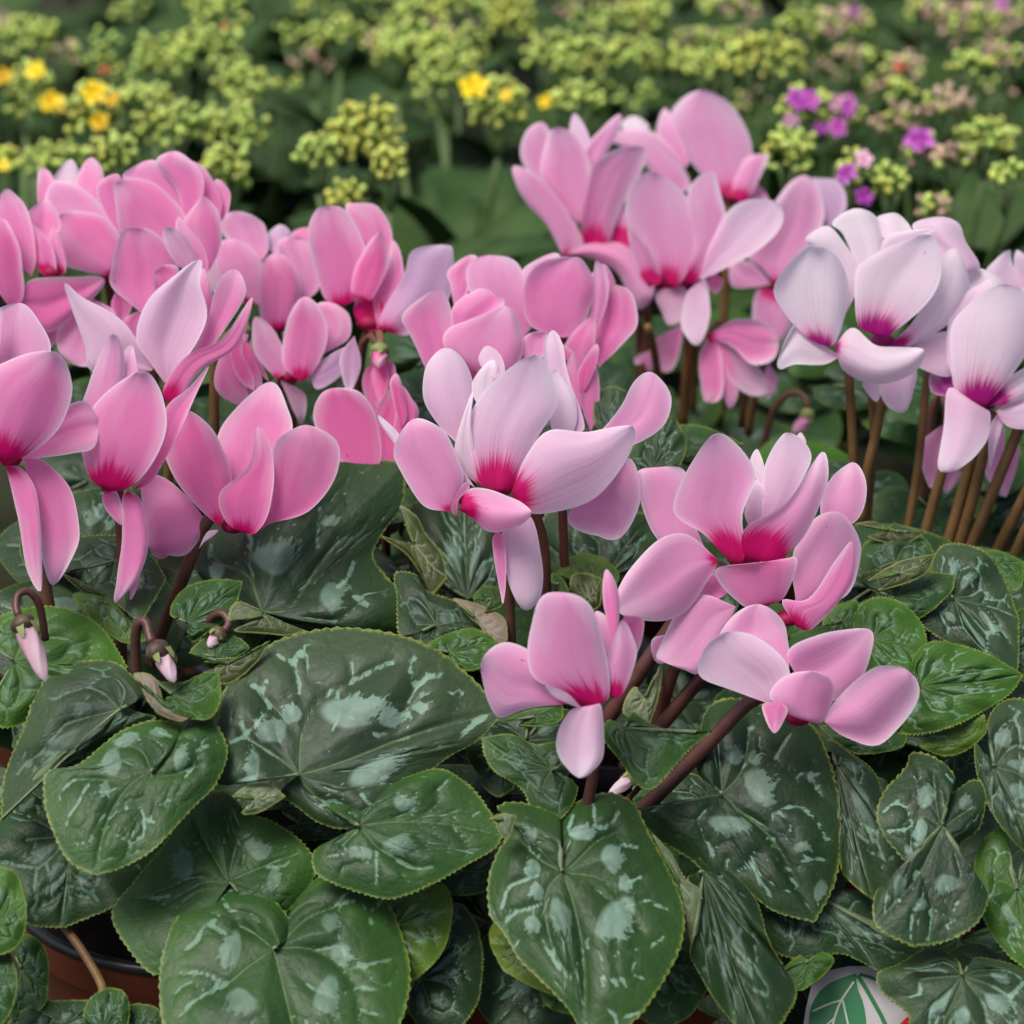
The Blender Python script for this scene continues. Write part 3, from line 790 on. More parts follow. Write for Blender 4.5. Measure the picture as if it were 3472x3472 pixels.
flower(2, p, 1.0, 'hot', [
 '.1 0; 370 1450; 230 1420 107 1240 130 1120; 200 1063; 422 1420 405 1220 330 1100',
 '0 .0 k=deep; 430 1450; 390 1250 440 1130; 520 1040; 500 1440 530 1200',
 '.3 0; 530 1270; 490 1100 480 1040; 510 990; 562 1200 537 1050',
 '.1 0; 500 1440; 500 1250 530 1100; 542 1050; 560 1340 618 1200 582 1120'],
 [(-1.0, -4, 50, [(440, 1400), (450, 1600), (460, 1900)])])
flower(2, p, 1.04, 'hot', [
 '.1 .05; 420 920; 350 990 350 1080; 400 1190; 497 960 480 1100',
 '.3 .05; 430 915; 390 1000; 440 1160; 470 1000',
 '-.2 0 k=lilac; 300 800; 232 900 240 1000; 275 1085; 330 950'],
 [(-.4, -4, 44, [(430, 900), (420, 850), (380, 800), (345, 830), (325, 1000), (315, 1150), (310, 1400)])])

# ------------------------------------------------------------------ front pale plant
p = PL['front']
flower(6, p, .945, 'pale', [
 '.5 .27 k=pale; 780 910; 680 850 622 560 720 350; 970 165; 865 885 1000 620 1115 420 1060 240',
 '.9 .22 k=pale; 855 925; 930 740 1050 580 1280 587; 1522 556; 985 1032 1300 960 1490 730',
 '.25 .1 k=white; 690 885; 585 790 550 660; 650 360; 695 860 640 560',
 '-.4 0 k=pale; 570 660; 440 520 373 380 400 220; 492 128; 625 540 652 340 590 180',
 '-.7 0 k=pale; 760 300; 680 200; 722 118; 825 260 795 160',
 '-.4 0 k=white; 720 520; 640 340; 745 195; 790 400 790 250',
 '-.3 0 k=white; 1090 640; 1060 450 1065 300; 1110 252; 1200 580 1212 420',
 '-.6 0 k=pale; 1150 580; 1060 300 1033 130; 1085 30; 1260 560 1165 260 1140 110',
 '-.7 0 k=mid; 1280 650; 1420 500 1540 300; 1640 267; 1500 665 1685 560 1732 400',
 '-.3 .0 k=mid; 1200 980; 1170 1050 1200 1115 1320 1155; 1460 1160; 1350 900 1500 725 1567 950'],
 [(-.6, -3, 60, [(960, 960), (1000, 1060), (1040, 1220), (1052, 1480), (1060, 1700)]), (-1.0, -3.2, 56, [(1130, 960), (1140, 1060), (1155, 1450), (1160, 1700)])], (800, 890, 150))
flower(6, p, .935, 'mid', [
 '.1 .12; 520 1022; 380 990 262 810 215 680; 320 518; 600 860 550 690 470 560',
 '.9 .3 cup=.7; 570 1010; 640 895 830 930; 968 1022; 650 1062 740 1132 890 1107',
 '1.1 .1 k=pink; 560 1052; 530 1000; 600 865; 572 960 632 890',
 '-.2 0 k=white; 240 670; 160 570; 133 494; 248 600',
 '-.2 0 k=pale; 660 890; 560 820; 525 700; 640 860',
 '.2 .03 k=pink; 780 1120; 755 1200 790 1420; 815 1525; 822 1180 832 1350',
 '0 0 k=pale; 890 1060; 808 1140 842 1400; 930 1560; 975 1060 1024 1280 1022 1480'],
 [(-.5, -2.6, 56, [(760, 1090), (830, 1250), (845, 1400), (860, 1750), (870, 1900)])], (610, 960, 90))
flower(7, p, .94, 'mid', [
 '.5 .27; 1110 575; 1010 470 888 380 940 230; 1040 85; 1165 560 1155 400 1208 230 1120 110',
 '.6 .33; 1220 582; 1160 540 1170 440 1330 340; 1462 150; 1290 572 1400 470 1482 270',
 '.8 .12; 1060 565; 940 465 820 500 690 650; 672 760; 1040 620 930 770 790 803',
 '.65 .18 k=pink; 1250 745; 1150 740 1048 610; 1190 578; 1320 705 1372 560 1290 572',
 '-.4 0; 1020 540; 830 490 745 250; 830 210; 970 420 937 230',
 '-.2 0 k=pale; 1230 430; 1235 300 1250 180; 1330 75; 1330 350 1422 170',
 '-.3 0 k=pale; 1190 450; 1165 380; 1200 260; 1252 420 1250 310',
 '-.7 0 k=white; 1230 300; 1185 200; 1215 140; 1250 250',
 '-.7 0 k=pale; 1390 150; 1360 110; 1380 75; 1402 110',
 '-.5 0; 1460 440; 1465 300; 1580 190; 1590 420 1637 290',
 '-.1 0; 1360 730; 1350 560 1420 420; 1520 380; 1550 710 1612 560 1590 450'],
 [(-.4, -2.6, 64, [(1090, 590), (990, 690), (900, 800), (760, 1000), (640, 1170), (520, 1340)])], (1150, 560, 110), 'stem_dark')
flower(7, p, .935, 'mid', [
 '.5 .2 k=pink; 1365 825; 1308 722 1410 715 1520 560; 1582 498; 1430 828 1575 660',
 '-.1 0; 1130 745; 1000 700 900 780 825 930; 860 962; 1085 860 1000 1000 930 990',
 '-.4 0 k=pink; 1060 720; 990 700; 1000 640; 1110 680 1060 620',
 '-.6 0; 900 850; 810 870; 815 950; 860 960'],
 [(-.4, -2.6, 56, [(1200, 780), (1100, 920), (990, 1030), (830, 1220), (700, 1370)]), (-.9, -3, 50, [(940, 930), (890, 1000), (830, 1190), (780, 1300)])], (1330, 790, 100), 'stem_dark')
flower(7, p, .905, 'mid', [
 '.6 .12 cup=.3; 1400 1190; 1320 1150 1258 1085 1330 1010; 1430 995; 1470 1185 1512 1080 1490 1020',
 '.2 0 k=pale; 1260 1120; 1160 1085 1000 1020 1000 930; 1070 852; 1340 1020 1280 910 1180 850',
 '-.3 0; 1335 1020; 1200 880 1070 870 1120 780; 1220 737; 1335 920 1312 800',
 '-.2 0; 1360 1010; 1330 920 1430 860; 1640 832; 1500 1110 1605 1040 1652 920',
 '.4 0; 1470 1190; 1520 1100 1620 1010 1690 975; 1795 992; 1560 1252 1700 1272 1835 1100',
 '.7 0 k=pink; 1300 1110; 1232 1130; 1278 1234; 1330 1150'],
 [(-.3, -2.4, 60, [(1300, 1070), (1180, 1115), (1000, 1300), (770, 1530), (650, 1650)])], (1370, 1170, 110), 'stem_dark')
flower(7, p, .88, 'mid', [
 '.6 .25; 560 1132; 470 1080 338 1000 345 800 380 710; 450 690; 635 1105 642 1000 610 830 550 720',
 '.3 .1; 480 1122; 400 980 330 915 230 885; 148 970; 400 1128 300 1148 205 1167',
 '.3 .26; 650 1105; 628 1000 650 900; 690 800; 700 1075 747 940 730 850',
 '0 0 k=pink; 655 880; 618 720; 630 602; 680 800 677 680',
 '-.1 0; 640 990; 605 860; 590 765; 685 880 650 800',
 '.8 0 k=pale; 545 1145; 440 1100; 398 1052; 480 1080',
 '.7 .09 k=pale; 570 1135; 490 1150 436 1290; 520 1404; 612 1130 624 1290 590 1370',
 '-.8 0 k=pink; 700 780; 685 850; 745 932; 777 800'],
 [(-.6, -2.5, 46, [(570, 1100), (585, 1300), (580, 1400), (560, 1500), (545, 1600)])], (560, 1105, 120), 'stem_dark')

# ------------------------------------------------------------------ tall back plant
p = PL['tall']
flower(3, p, 1.17, 'mid', [
 '.2 .24; 560 1022; 490 940 540 600 620 500; 800 425; 635 1012 710 800 852 520',
 '-.2 0; 450 920; 200 620 128 480 160 360; 240 288; 430 720 310 400',
 '.1 .05; 480 900; 250 640 280 400; 330 320; 545 720 500 480 420 370',
 '.3 .1; 370 1092; 270 900 130 740; 63 560; 470 990 310 720 160 590',
 '-.6 0 k=pale; 500 480; 410 400; 435 233; 527 390',
 '-.5 0; 520 580; 500 450 600 330; 702 240; 590 520 700 330',
 '-.1 .45; 700 1042; 630 960 680 850; 790 760; 770 1035 810 900',
 '.3 0 cup=.7; 400 1070; 560 1012 780 1048 880 1200; 905 1330; 560 1112 690 1190 790 1384'],
 [(-.6, -4, 62, [(720, 1100), (860, 1380), (850, 1800), (840, 2100)]), (-1, -4, 46, [(640, 1200), (800, 1450), (820, 1650), (830, 1950)])], (560, 1000, 200), 'stem_brown')
flower(3, p, 1.21, 'mid', [
 '-.2 .18; 1340 740; 1200 600 1035 350 1050 200; 1200 98; 1430 690 1482 470 1380 220',
 '0 .3; 1420 775; 1380 690 1450 520; 1562 478; 1470 745 1577 530',
 '-.4 0; 1480 760; 1490 680; 1530 662; 1582 745',
 '-.4 0; 1010 730; 800 480 640 400; 740 330; 1110 650 1000 440 880 350',
 '-.9 0 k=white; 800 420; 720 310; 790 248; 872 320',
 '-.5 0; 1100 560; 1000 450 930 350; 975 203; 1112 500 1050 350'],
 [(-.6, -4, 56, [(1360, 740), (1340, 1150), (1310, 1800), (1300, 2100)])], (1380, 730, 130), 'stem_olive')
flower(3, p, 1.13, 'mid', [
 '.5 .2; 990 1255; 900 1080 757 870 790 680; 910 583; 1050 1235 1152 1000 1100 760',
 '.3 .3; 880 1275; 820 1180 760 980; 780 840; 945 1210 880 1040',
 '.4 .2; 1110 1262; 1050 1180 1140 980 1110 720; 1245 573; 1175 1200 1332 960 1290 700',
 '.8 0 k=pale; 1180 1225; 1260 1000 1380 800; 1600 750; 1240 1195 1560 1020 1662 860',
 '.1 0 k=ash; 1000 1265; 920 1320 960 1420; 1000 1500; 1090 1285 1092 1450',
 '.4 .1 k=pale; 1150 1262; 1100 1330 1078 1500; 1150 1617; 1212 1240 1237 1420 1200 1560',
 '0 0 k=pink; 1270 1180; 1225 1250; 1280 1310; 1317 1240'],
 [(-.8, -4, 62, [(1060, 1260), (1110, 1600), (1090, 1950), (1080, 2100)]), (-.6, -4, 50, [(870, 1500), (900, 1600), (930, 1780), (960, 2000)])], (1000, 1230, 220), 'stem_olive')
flower(3, p, 1.18, 'mid', [
 '0 .12; 1640 1255; 1560 1150 1490 1060 1640 760; 1790 606; 1760 1190 1905 900 1880 700',
 '-.4 0 k=lilac; 1950 920; 1880 760 1850 650; 1900 620; 2045 800 2012 660',
 '-.1 .05; 1610 1255; 1500 1140; 1370 1108; 1500 1265 1380 1257',
 '.2 .28; 1640 1290; 1530 1300 1508 1480; 1640 1592; 1690 1380 1722 1500'],
 [(-.6, -4, 56, [(1660, 1260), (1600, 1500), (1540, 1740), (1490, 2000), (1470, 2150)])], (1650, 1250, 110), 'stem_olive')
flower(3, p, 1.13, 'pink', [
 '.3 .12; 1230 1560; 1400 1468 1580 1500; 1652 1600; 1380 1625 1480 1715 1600 1700',
 '0 0 k=ash; 1340 1620; 1500 1720; 1602 1885; 1360 1800 1480 1905',
 '.1 .15; 1240 1550; 1180 1700 1200 1900; 1230 1960; 1300 1650 1312 1900',
 '0 .1; 1270 1560; 1280 1750; 1350 1990; 1345 1650 1405 1880',
 '-.1 0 k=mid; 1590 1720; 1555 1850; 1590 1935; 1642 1830'],
 [(-.6, -4, 44, [(1250, 1540), (1300, 1480), (1420, 1560), (1440, 1900), (1430, 2100)])], (1240, 1560, 60), 'stem_olive')
flower(3, p, 1.19, 'pink', [
 '-.1 0; 1080 1500; 930 1580 910 1680; 960 1772; 1070 1600 1030 1740',
 '0 0 k=mid; 900 1640; 800 1690; 810 1732; 880 1792 902 1700'],
 [(-.6, -4, 44, [(1080, 1500), (1120, 1480), (1150, 1700), (1140, 2000)])], None, 'stem_olive')

# ------------------------------------------------------------------ white plant on the right
p = PL['white']
flower(4, p, 1.02, 'white', [
 '.7 .25 m=1; 850 802; 770 730 755 560 800 430; 1100 288; 930 775 1120 600 1162 430',
 '.6 .2 m=1; 560 842; 475 770 345 570 470 390; 545 345; 635 822 702 600 650 420',
 '.3 .2 m=1; 910 852; 1050 700 1140 480 1180 400; 1262 372; 990 852 1220 720 1302 560',
 '1.0 .13 m=1 cup=.7; 640 850; 740 765 860 852; 1087 868; 700 972 850 1032 1020 985',
 '.45 0; 850 440; 900 310 1000 275; 1157 262; 960 420 1110 300',
 '-.2 0; 700 680; 620 420 500 330; 600 246; 765 500 690 350',
 '-.5 0; 770 520; 690 300 635 240; 740 158; 875 400 850 220',
 '-.7 0; 930 350; 870 280 855 210; 960 186; 1032 300',
 '-.6 0 k=pale; 1250 490; 1130 350 1040 250; 1160 200; 1360 450 1295 330 1260 240',
 '-.6 0; 1300 700; 1300 500; 1350 452; 1400 660 1482 540',
 '.2 .06 m=1; 670 905; 560 835 455 740; 358 900; 580 942 450 942 372 964',
 '-.2 0 k=pale; 1040 850; 1150 790; 1245 800; 1060 945 1222 987',
 '0 0 k=pale; 960 960; 880 1040 900 1140; 990 1187; 1042 960 1032 1080',
 '-.1 0 k=pale; 820 1000; 783 1050; 850 1132; 872 1040'],
 [(-.8, -3, 50, [(690, 880), (710, 1000), (728, 1300), (735, 1550), (740, 1800)]), (-1.2, -3, 42, [(820, 1000), (828, 1200), (835, 1350), (815, 1600), (800, 1800)]),
  (-.5, -2.4, 52, [(920, 960), (895, 1040), (850, 1280), (800, 1500), (770, 1750)]), (-1.2, -3.2, 44, [(1120, 900), (1100, 1050), (1060, 1450), (1010, 1760), (980, 1950)])], (880, 830, 140), 'stem_olive')
flower(4, p, 1.015, 'white', [
 '.5 .25 m=1; 1380 1142; 1270 1085 1233 800 1290 680; 1500 540; 1420 1115 1585 900 1645 700',
 '-.2 .15 m=1 k=pale; 1280 1085; 1212 900 1240 660; 1370 545; 1340 900 1422 560',
 '.35 .3 m=1; 1420 1155; 1480 1040 1600 960; 1710 900; 1520 1135 1660 1060',
 '.6 .12 m=1 k=pale; 1355 1165; 1220 1080 1190 1300 1168 1450; 1215 1489; 1415 1200 1395 1330 1300 1440',
 '.2 0 k=pale; 1450 1180; 1550 1120; 1710 1130; 1520 1252 1640 1252',
 '-.1 0 k=pale; 1460 1190; 1418 1280; 1420 1465; 1492 1210 1455 1350',
 '-.8 .0 k=mag; 1240 1110; 1130 1080; 1130 985; 1250 1000'],
 [(-.6, -2.6, 60, [(1440, 1180), (1410, 1300), (1340, 1600), (1270, 1850), (1230, 2000)]), (-.9, -3, 62, [(1380, 1200), (1330, 1420), (1210, 1850), (1170, 2000)]), (-.5, -2.4, 60, [(1620, 1150), (1570, 1260), (1460, 1530), (1330, 1850), (1270, 2000)]),
  (-.5, -2.4, 60, [(1680, 1450), (1600, 1600), (1470, 1860), (1420, 1980)]), (-.4, -2.2, 56, [(1680, 1650), (1610, 1760), (1530, 1940), (1500, 2010)]), (-1.1, -3, 54, [(1250, 1300), (1180, 1490), (1100, 1780), (1070, 1950)])], (1390, 1130, 150), 'stem_olive')
flower(4, p, 1.07, 'pale', [
 '0 0; 1540 640; 1440 540 1403 480; 1512 368; 1572 560 1532 430',
 '.1 0; 1600 640; 1548 480; 1562 368; 1665 500',
 '.3 0 k=white; 1640 720; 1560 620; 1600 555; 1710 620'], [(-.6, -3, 50, [(1600, 600), (1640, 900), (1660, 1300), (1640, 1700)])], None, 'stem_olive')
flower(4, p, 1.05, 'pink', [
 '0 .05 k=mid; 1185 1245; 1075 1350 1090 1480; 1130 1570; 1192 1450',
 '.1 .05; 1200 1245; 1150 1400; 1160 1520; 1215 1400',
 '-.2 0 k=mid; 1240 1470; 1185 1500; 1200 1597; 1275 1500',
 '0 0 k=mid; 1500 1255; 1395 1450; 1485 1612; 1490 1450',
 '.1 .05; 1540 1255; 1480 1450; 1500 1615; 1566 1400'],
 [(-.2, -2.6, 52, [(1200, 1250), (1205, 1140), (1165, 1085), (1130, 1180), (1100, 1400), (1060, 1800), (1040, 2000)])], None, 'stem_brown')

# ------------------------------------------------------------------ closed buds hanging on hooked stalks
def bud(view, plant, d, hook, w, cal, tip, cw, tw, col='bud', stem='stem_dark', cm='calyx'):
    s = VIEW[view][2]; px = K*d/3472
    q = spline(tr(view, hook), 22); v1, f1 = tube(WN(q, np.full(22, d)+np.linspace(.012, 0, 22)), w*s/2*px)
    a = np.array(W(*tr(view, [hook[-1]])[0], d)); b = np.array(W(*tr(view, [cal])[0], d)); t = np.array(W(*tr(view, [tip])[0], d-.004))
    r = cw*s/2*px
    ax = [a+(b-a)*k for k in np.linspace(-.15, 1.25, 9)]
    v2, f2 = tube(ax, [r*.25, r*.6, r*.85, r*.98, r*1.0, r*.95, r*.88, r*.78, r*.6], 12)
    V, F, MI = join([(v1, f1, 0), (v2, f2, 1)])
    fo = mesh_obj('flower_bud', V, F, [M[stem], M[cm]], plant, V[0], matidx=MI)
    # calyx teeth
    rr = tw*s/2*px
    n = 18; m = 15; ts = np.linspace(0, 1, m); d3 = t-b; L = np.linalg.norm(d3); d3 /= L
    e1 = np.cross(d3, np.array([0, 1, 0.])); e1 /= np.linalg.norm(e1); e2 = np.cross(d3, e1)
    PV = []; uv = []
    for k in ts:
        R = rr*(np.interp(k, [0, .15, .5, .8, .95, 1], [.9, 1.0, .92, .62, .32, .04]))
        for j in range(n):
            an = 2*np.pi*j/n + k*1.6
            Rj = R*(1+.10*math.cos(5*2*np.pi*j/n))
            PV.append(b+d3*L*k+Rj*(math.cos(an)*e1+math.sin(an)*e2)); uv.append((j/n, .3+.7*k))
    PF = [(i*n+j, i*n+(j+1) % n, (i+1)*n+(j+1) % n, (i+1)*n+j) for i in range(m-1) for j in range(n)]
    po = mesh_obj('rolled_petals', np.array(PV), PF, M['petal'], fo, b)
    ul = po.data.uv_layers.new(name='UVMap'); li = np.empty(len(po.data.loops), np.int32); po.data.loops.foreach_get('vertex_index', li)
    ul.data.foreach_set('uv', np.array(uv)[li].ravel().astype(np.float32)); c = PCOL[col]; po.color = (*c, 0)
    for j in range(5):
        an = 2*np.pi*j/5+.3; o = math.cos(an)*e1+math.sin(an)*e2; sd_ = -math.sin(an)*e1+math.cos(an)*e2
        w_ = r*.36
        q = [b+o*r*.95-sd_*w_-d3*r*.3, b+o*r*.95+sd_*w_-d3*r*.3, b+o*r*1.06+sd_*w_*.7+d3*r*.5, b+o*r*1.0+d3*r*.9, b+o*r*1.06-sd_*w_*.7+d3*r*.5, b+o*r*1.1+d3*r*.2]
        mesh_obj('sepal', q, [(0, 1, 5), (1, 2, 5), (2, 3, 5), (3, 4, 5), (4, 0, 5)], M['calyx_green'], fo, b)
BUDS = [
 (8, 'left', .895, [(190, 330), (165, 190), (120, 130), (75, 145), (68, 200), (80, 235)], 34, (105, 285), (192, 505), 108, 88),
 (8, 'left', .905, [(570, 470), (565, 330), (580, 260), (610, 260), (625, 320), (635, 345)], 44, (675, 400), (728, 508), 105, 72),
 (8, 'left', .935, [(810, 390), (845, 300), (885, 235), (930, 222), (955, 260), (935, 295)], 36, (900, 320), (870, 360), 80, 50),
 (4, 'tall', 1.16, [(260, 1500), (290, 1320), (335, 1170), (410, 1090), (480, 1100), (508, 1170)], 36, (495, 1225), (430, 1290), 80, 66, 'mid', 'stem_brown', 'calyx_green'),
 (7, 'front', .945, [(600, 1500), (690, 1500), (760, 1440), (765, 1400), (745, 1385)], 24, (720, 1410), (640, 1478), 62, 50, 'white', 'stem_dark', 'calyx_green'),
 (1, 'left', 1.0, [(1370, 1010), (1390, 1000), (1400, 1010)], 40, (1388, 1050), (1380, 1110), 62, 40, 'pink', 'stem_olive', 'calyx_green'),
 (2, 'center', 1.035, [(425, 790), (432, 810), (432, 840)], 40, (428, 890), (420, 960), 95, 80, 'hot', 'stem_olive', 'calyx_green')]

# ------------------------------------------------------------------ leaves of the left plant
p = PL['left']
leaf(8, p, .885, 'n', (1135, 1620), [(1212, 1570), (1192, 1480), (1100, 1390), (990, 1348), (860, 1380), (740, 1490), (680, 1650), (668, 1800), (690, 1950), (780, 2090), (950, 2180)], (1180, 2240),
     [(1195, 1540), (1215, 1450), (1300, 1340), (1440, 1278), (1560, 1350), (1650, 1500), (1702, 1680), (1690, 1850), (1600, 2050), (1400, 2180)], gy=.7, wave=.10, silver=.7, seed=11, trace=(11, [[(1035,1650),(1060,1760),(1095,1900),(1110,2000)],[(1035,1650),(930,1720),(860,1780),(800,1790)],[(1035,1650),(960,1590),(900,1560)],[(1035,1650),(1150,1645),(1270,1700),(1340,1800),(1360,1932)],[(1060,1630),(1150,1540),(1260,1490)]], [[(860,1780),(760,1740),(680,1740)],[(860,1780),(740,1840),(680,1900)],[(850,1590),(780,1560),(740,1620),(700,1650)],[(780,1560),(810,1540)],[(860,1500),(840,1450),(880,1420)],[(1260,1490),(1330,1470),(1400,1500),(1440,1470)],[(1330,1720),(1420,1700),(1480,1690)],[(1400,1500),(1400,1560)],[(1340,1800),(1420,1800)],[(1360,1880),(1430,1900)],[(1320,1700),(1290,1650)]], [(860,1660,50,90,10),(900,1860,75,60,0),(1240,1850,60,100,10),(1300,1670,50,60,-20),(1255,1545,45,40,0)]))
leaf(8, p, .893, 'n', (625, 880), [(690, 830), (752, 740), (745, 690), (640, 670), (500, 720), (330, 850), (200, 880), (188, 1000), (220, 1120), (290, 1250)], (395, 1308),
     [(672, 845), (740, 750), (795, 665), (870, 655), (930, 740), (942, 820), (890, 940), (790, 1040), (640, 1200), (500, 1280)], gy=.6, wave=.10, seed=12, trace=(11, [[(570,970),(480,1040),(420,1130),(380,1250),(365,1340)],[(565,960),(540,910),(480,880),(420,900)],[(500,1030),(380,1010),(280,1010)],[(560,1000),(660,990),(740,960)],[(440,1100),(540,1080)]], [[(280,1010),(230,1060),(240,1110)],[(330,1020),(300,1090),(260,1150),(245,1200)],[(300,1250),(360,1240)],[(440,1220),(490,1250),(480,1290)],[(490,1250),(540,1220),(545,1160),(580,1170)],[(545,1160),(520,1110),(450,1130)],[(380,1310),(430,1300)],[(640,1060),(620,1110)],[(700,1000),(740,950)],[(740,900),(790,880)],[(600,830),(650,850)]], [(410,945,50,60,20),(470,855,60,30,-20),(600,825,40,25,0),(690,920,35,60,15),(390,1050,30,35,0)]))
leaf(8, p, .915, 's', (500, 620), [(600, 560), (500, 440), (380, 420), (250, 450), (160, 540), (100, 700), (20, 900)], (5, 1090),
     [(645, 650), (560, 690), (430, 770), (300, 830), (180, 870), (70, 1000)], gy=.5, gx=.25, wave=.12, silver=.6, seed=13)
leaf(8, p, .93, 'g', (60, 420), [(-100, 300), (0, 235), (150, 195), (280, 205), (420, 280)], (528, 445), [(-60, 650), (60, 690), (200, 600), (380, 520)], gy=.5, silver=.4, seed=14)
leaf('D', p, .905, 's', (565, 1460), [(480, 1475), (408, 1475), (410, 1390), (425, 1300), (480, 1235), (570, 1195), (680, 1187), (800, 1215), (890, 1280)], (947, 1348),
     [(530, 1495), (560, 1520), (600, 1550), (650, 1562), (710, 1540), (770, 1490), (840, 1432), (900, 1397)], gy=.55, wave=.06, silver=1.0, seed=32, dome=.15, trace=(11, [[(1128,995),(1140,840),(1200,720),(1320,650),(1490,560)],[(1128,995),(1300,940),(1480,870),(1700,800),(1900,750)],[(1128,995),(1050,930),(920,845)],[(1140,850),(1080,790),(1000,700)],[(1480,870),(1530,760),(1565,660)],[(1128,995),(1200,1080),(1300,1130)]], [[(920,850),(990,780),(1020,740),(985,690),(970,660),(945,655)],[(985,690),(1005,640)],[(1130,690),(1125,620),(1110,570),(1150,510),(1170,505)],[(1110,570),(1040,540)],[(1330,620),(1325,565)],[(1320,650),(1400,600),(1490,565)],[(1565,665),(1545,580),(1570,540)],[(1565,665),(1610,630),(1680,605),(1740,660),(1725,750)],[(920,850),(910,770)],[(920,850),(860,870)],[(1730,850),(1800,790),(1830,790)],[(880,1030),(920,1010),(960,1000)],[(1210,1110),(1260,1090),(1300,1130)],[(1360,1060),(1400,1110)]], [(1370,740,165,70,-5),(1100,750,45,50,0),(1015,810,70,65,-30),(1450,960,150,52,-28),(945,960,35,90,5),(1600,735,50,30,0),(1480,770,60,50,0)]))
leaf(8, p, .902, 'n', (960, 1340), [(1100, 1500), (1250, 1410), (1312, 1290), (1270, 1190), (1150, 1100), (1030, 1050), (940, 970)], (820, 965),
     [(800, 1600), (660, 1725), (540, 1620), (470, 1470), (560, 1340), (690, 1180), (760, 1060)], gy=.6, silver=.6, wave=.1, seed=16, trace=(11, [[(860,1395),(800,1290),(740,1180)],[(860,1395),(880,1300),(900,1230)],[(870,1390),(1010,1330),(1120,1290)],[(850,1400),(760,1400),(620,1480)]], [[(900,1240),(950,1210)],[(1000,1340),(1060,1340),(1090,1320)],[(900,1180),(880,1130)],[(640,1450),(560,1460)]], [(985,1265,70,45,15),(680,1320,50,80,0),(1040,1380,30,60,20)]))
leaf(8, p, .925, 'd', (300, 1150), [(0, 1050), (-60, 1250), (20, 1400), (110, 1510)], (265, 1527), [(500, 1050), (740, 1090), (680, 1250), (600, 1370), (450, 1450), (330, 1500)], gy=.6, silver=.5, seed=17)
leaf(8, p, .89, 'g', (-20, 1500), [(-100, 1400), (-60, 1300), (0, 1280), (70, 1320)], (106, 1430), [(-80, 1600), (-20, 1640), (60, 1612), (100, 1540)], silver=.4, seed=18)
leaf(8, p, .885, 'n', (-60, 1760), [(-100, 1640), (-40, 1590), (20, 1610)], (68, 1730), [(-80, 1900), (-20, 1940), (30, 1900), (60, 1820)], silver=.5, seed=19)
leaf(8, p, .91, 'n', (90, 1700), [(60, 1620), (100, 1562), (160, 1590), (197, 1660)], (197, 1780), [(20, 1800), (40, 1900), (120, 1895), (182, 1850)], silver=.5, seed=20)
leaf(8, p, .90, 'd', (200, 1990), [(40, 1960), (60, 1905), (160, 1850), (260, 1838)], (400, 1835), [(260, 2060), (380, 2020), (420, 1900)], silver=.6, seed=21,
     stalk=([(395, 1870), (430, 1790), (350, 1640), (270, 1530)], -2, 40))
leaf(8, p, .89, 'n', (430, 1950), [(355, 1920), (370, 1840), (440, 1788)], (505, 1795), [(500, 2000), (535, 1900), (530, 1830)], silver=.6, seed=22)
leaf(8, p, .895, 'n', (580, 1970), [(488, 1930), (520, 1870)], (570, 1850), [(640, 1990), (672, 1920), (650, 1868)], silver=.5, seed=23)
leaf(8, p, .905, 'g', (720, 560), [(610, 470), (680, 510), (760, 510), (850, 470)], (907, 470), [(650, 620), (700, 650), (790, 657), (870, 655), (917, 580)], gy=.9, silver=.3, seed=24)
leaf(8, p, .899, 'g', (640, 560), [(560, 478), (640, 490), (690, 610)], (790, 650), [(600, 540), (650, 625), (740, 667)], gy=.2, silver=.3, under='under_rosy', seed=25, wave=.05)
leaf(8, p, .93, 'n', (900, 400), [(800, 385), (850, 330), (920, 306)], (1000, 328), [(860, 420), (950, 412), (1032, 370)], gy=.9, silver=.4, seed=26)
leaf(8, p, .922, 'g', (950, 430), [(795, 385), (860, 408), (1000, 402)], (1122, 338), [(850, 470), (950, 510), (1060, 430)], gy=.3, under='under_olive', seed=27, wave=.05)
leaf(5, p, .955, 's', (650, 1500), [(370, 1560), (420, 1400), (480, 1368), (690, 1368), (850, 1480)], (935, 1600), [(450, 1690), (650, 1740), (780, 1830), (850, 1750)], gy=.9, silver=.5, seed=28)
leaf(5, p, .945, 'l', (600, 1700), [(365, 1575), (450, 1660), (620, 1730)], (830, 1950), [(420, 1700), (560, 1860), (700, 1960)], gy=.3, under='under_olive', seed=29, wave=.05)
leaf(8, p, .94, 'n', (780, 260), [(715, 220), (742, 150), (800, 105), (900, 82)], (1007, 88), [(800, 335), (870, 292), (955, 232), (992, 150)], gy=.8, silver=.5, seed=30)
leaf('D', p, .965, 'd', (494, 1154), [(400, 1110), (368, 1060), (390, 1000), (440, 940), (530, 890), (650, 865)], (763, 872), [(540, 1185), (640, 1200), (745, 1200), (769, 1140), (730, 1090), (702, 1050), (725, 1000), (759, 950)], gy=.6, silver=.75, wave=.1, seed=31, trace=(5, [[(1480,1790),(1620,1780),(1720,1650),(1850,1460),(1932,1370)],[(1480,1790),(1400,1590),(1230,1510),(1180,1400)],[(1440,1700),(1410,1500),(1420,1380)],[(1700,1690),(1640,1570)]], [[(1180,1480),(1190,1420)],[(1420,1390),(1400,1340)],[(1800,1300),(1790,1420)],[(2000,1500),(1960,1600),(1900,1650)],[(2000,1700),(2080,1750)]], [(1570,1450,160,120,-10),(1900,1690,85,110,30),(1210,1550,60,60,0),(1880,1270,80,40,0)]))
leaf(8, p, .935, 'l', (1100, 230), [(960, 250), (990, 175), (1100, 225)], (1270, 290), [(980, 290), (1100, 300), (1200, 310)], gy=.3, under='under_olive', seed=71, wave=.05)
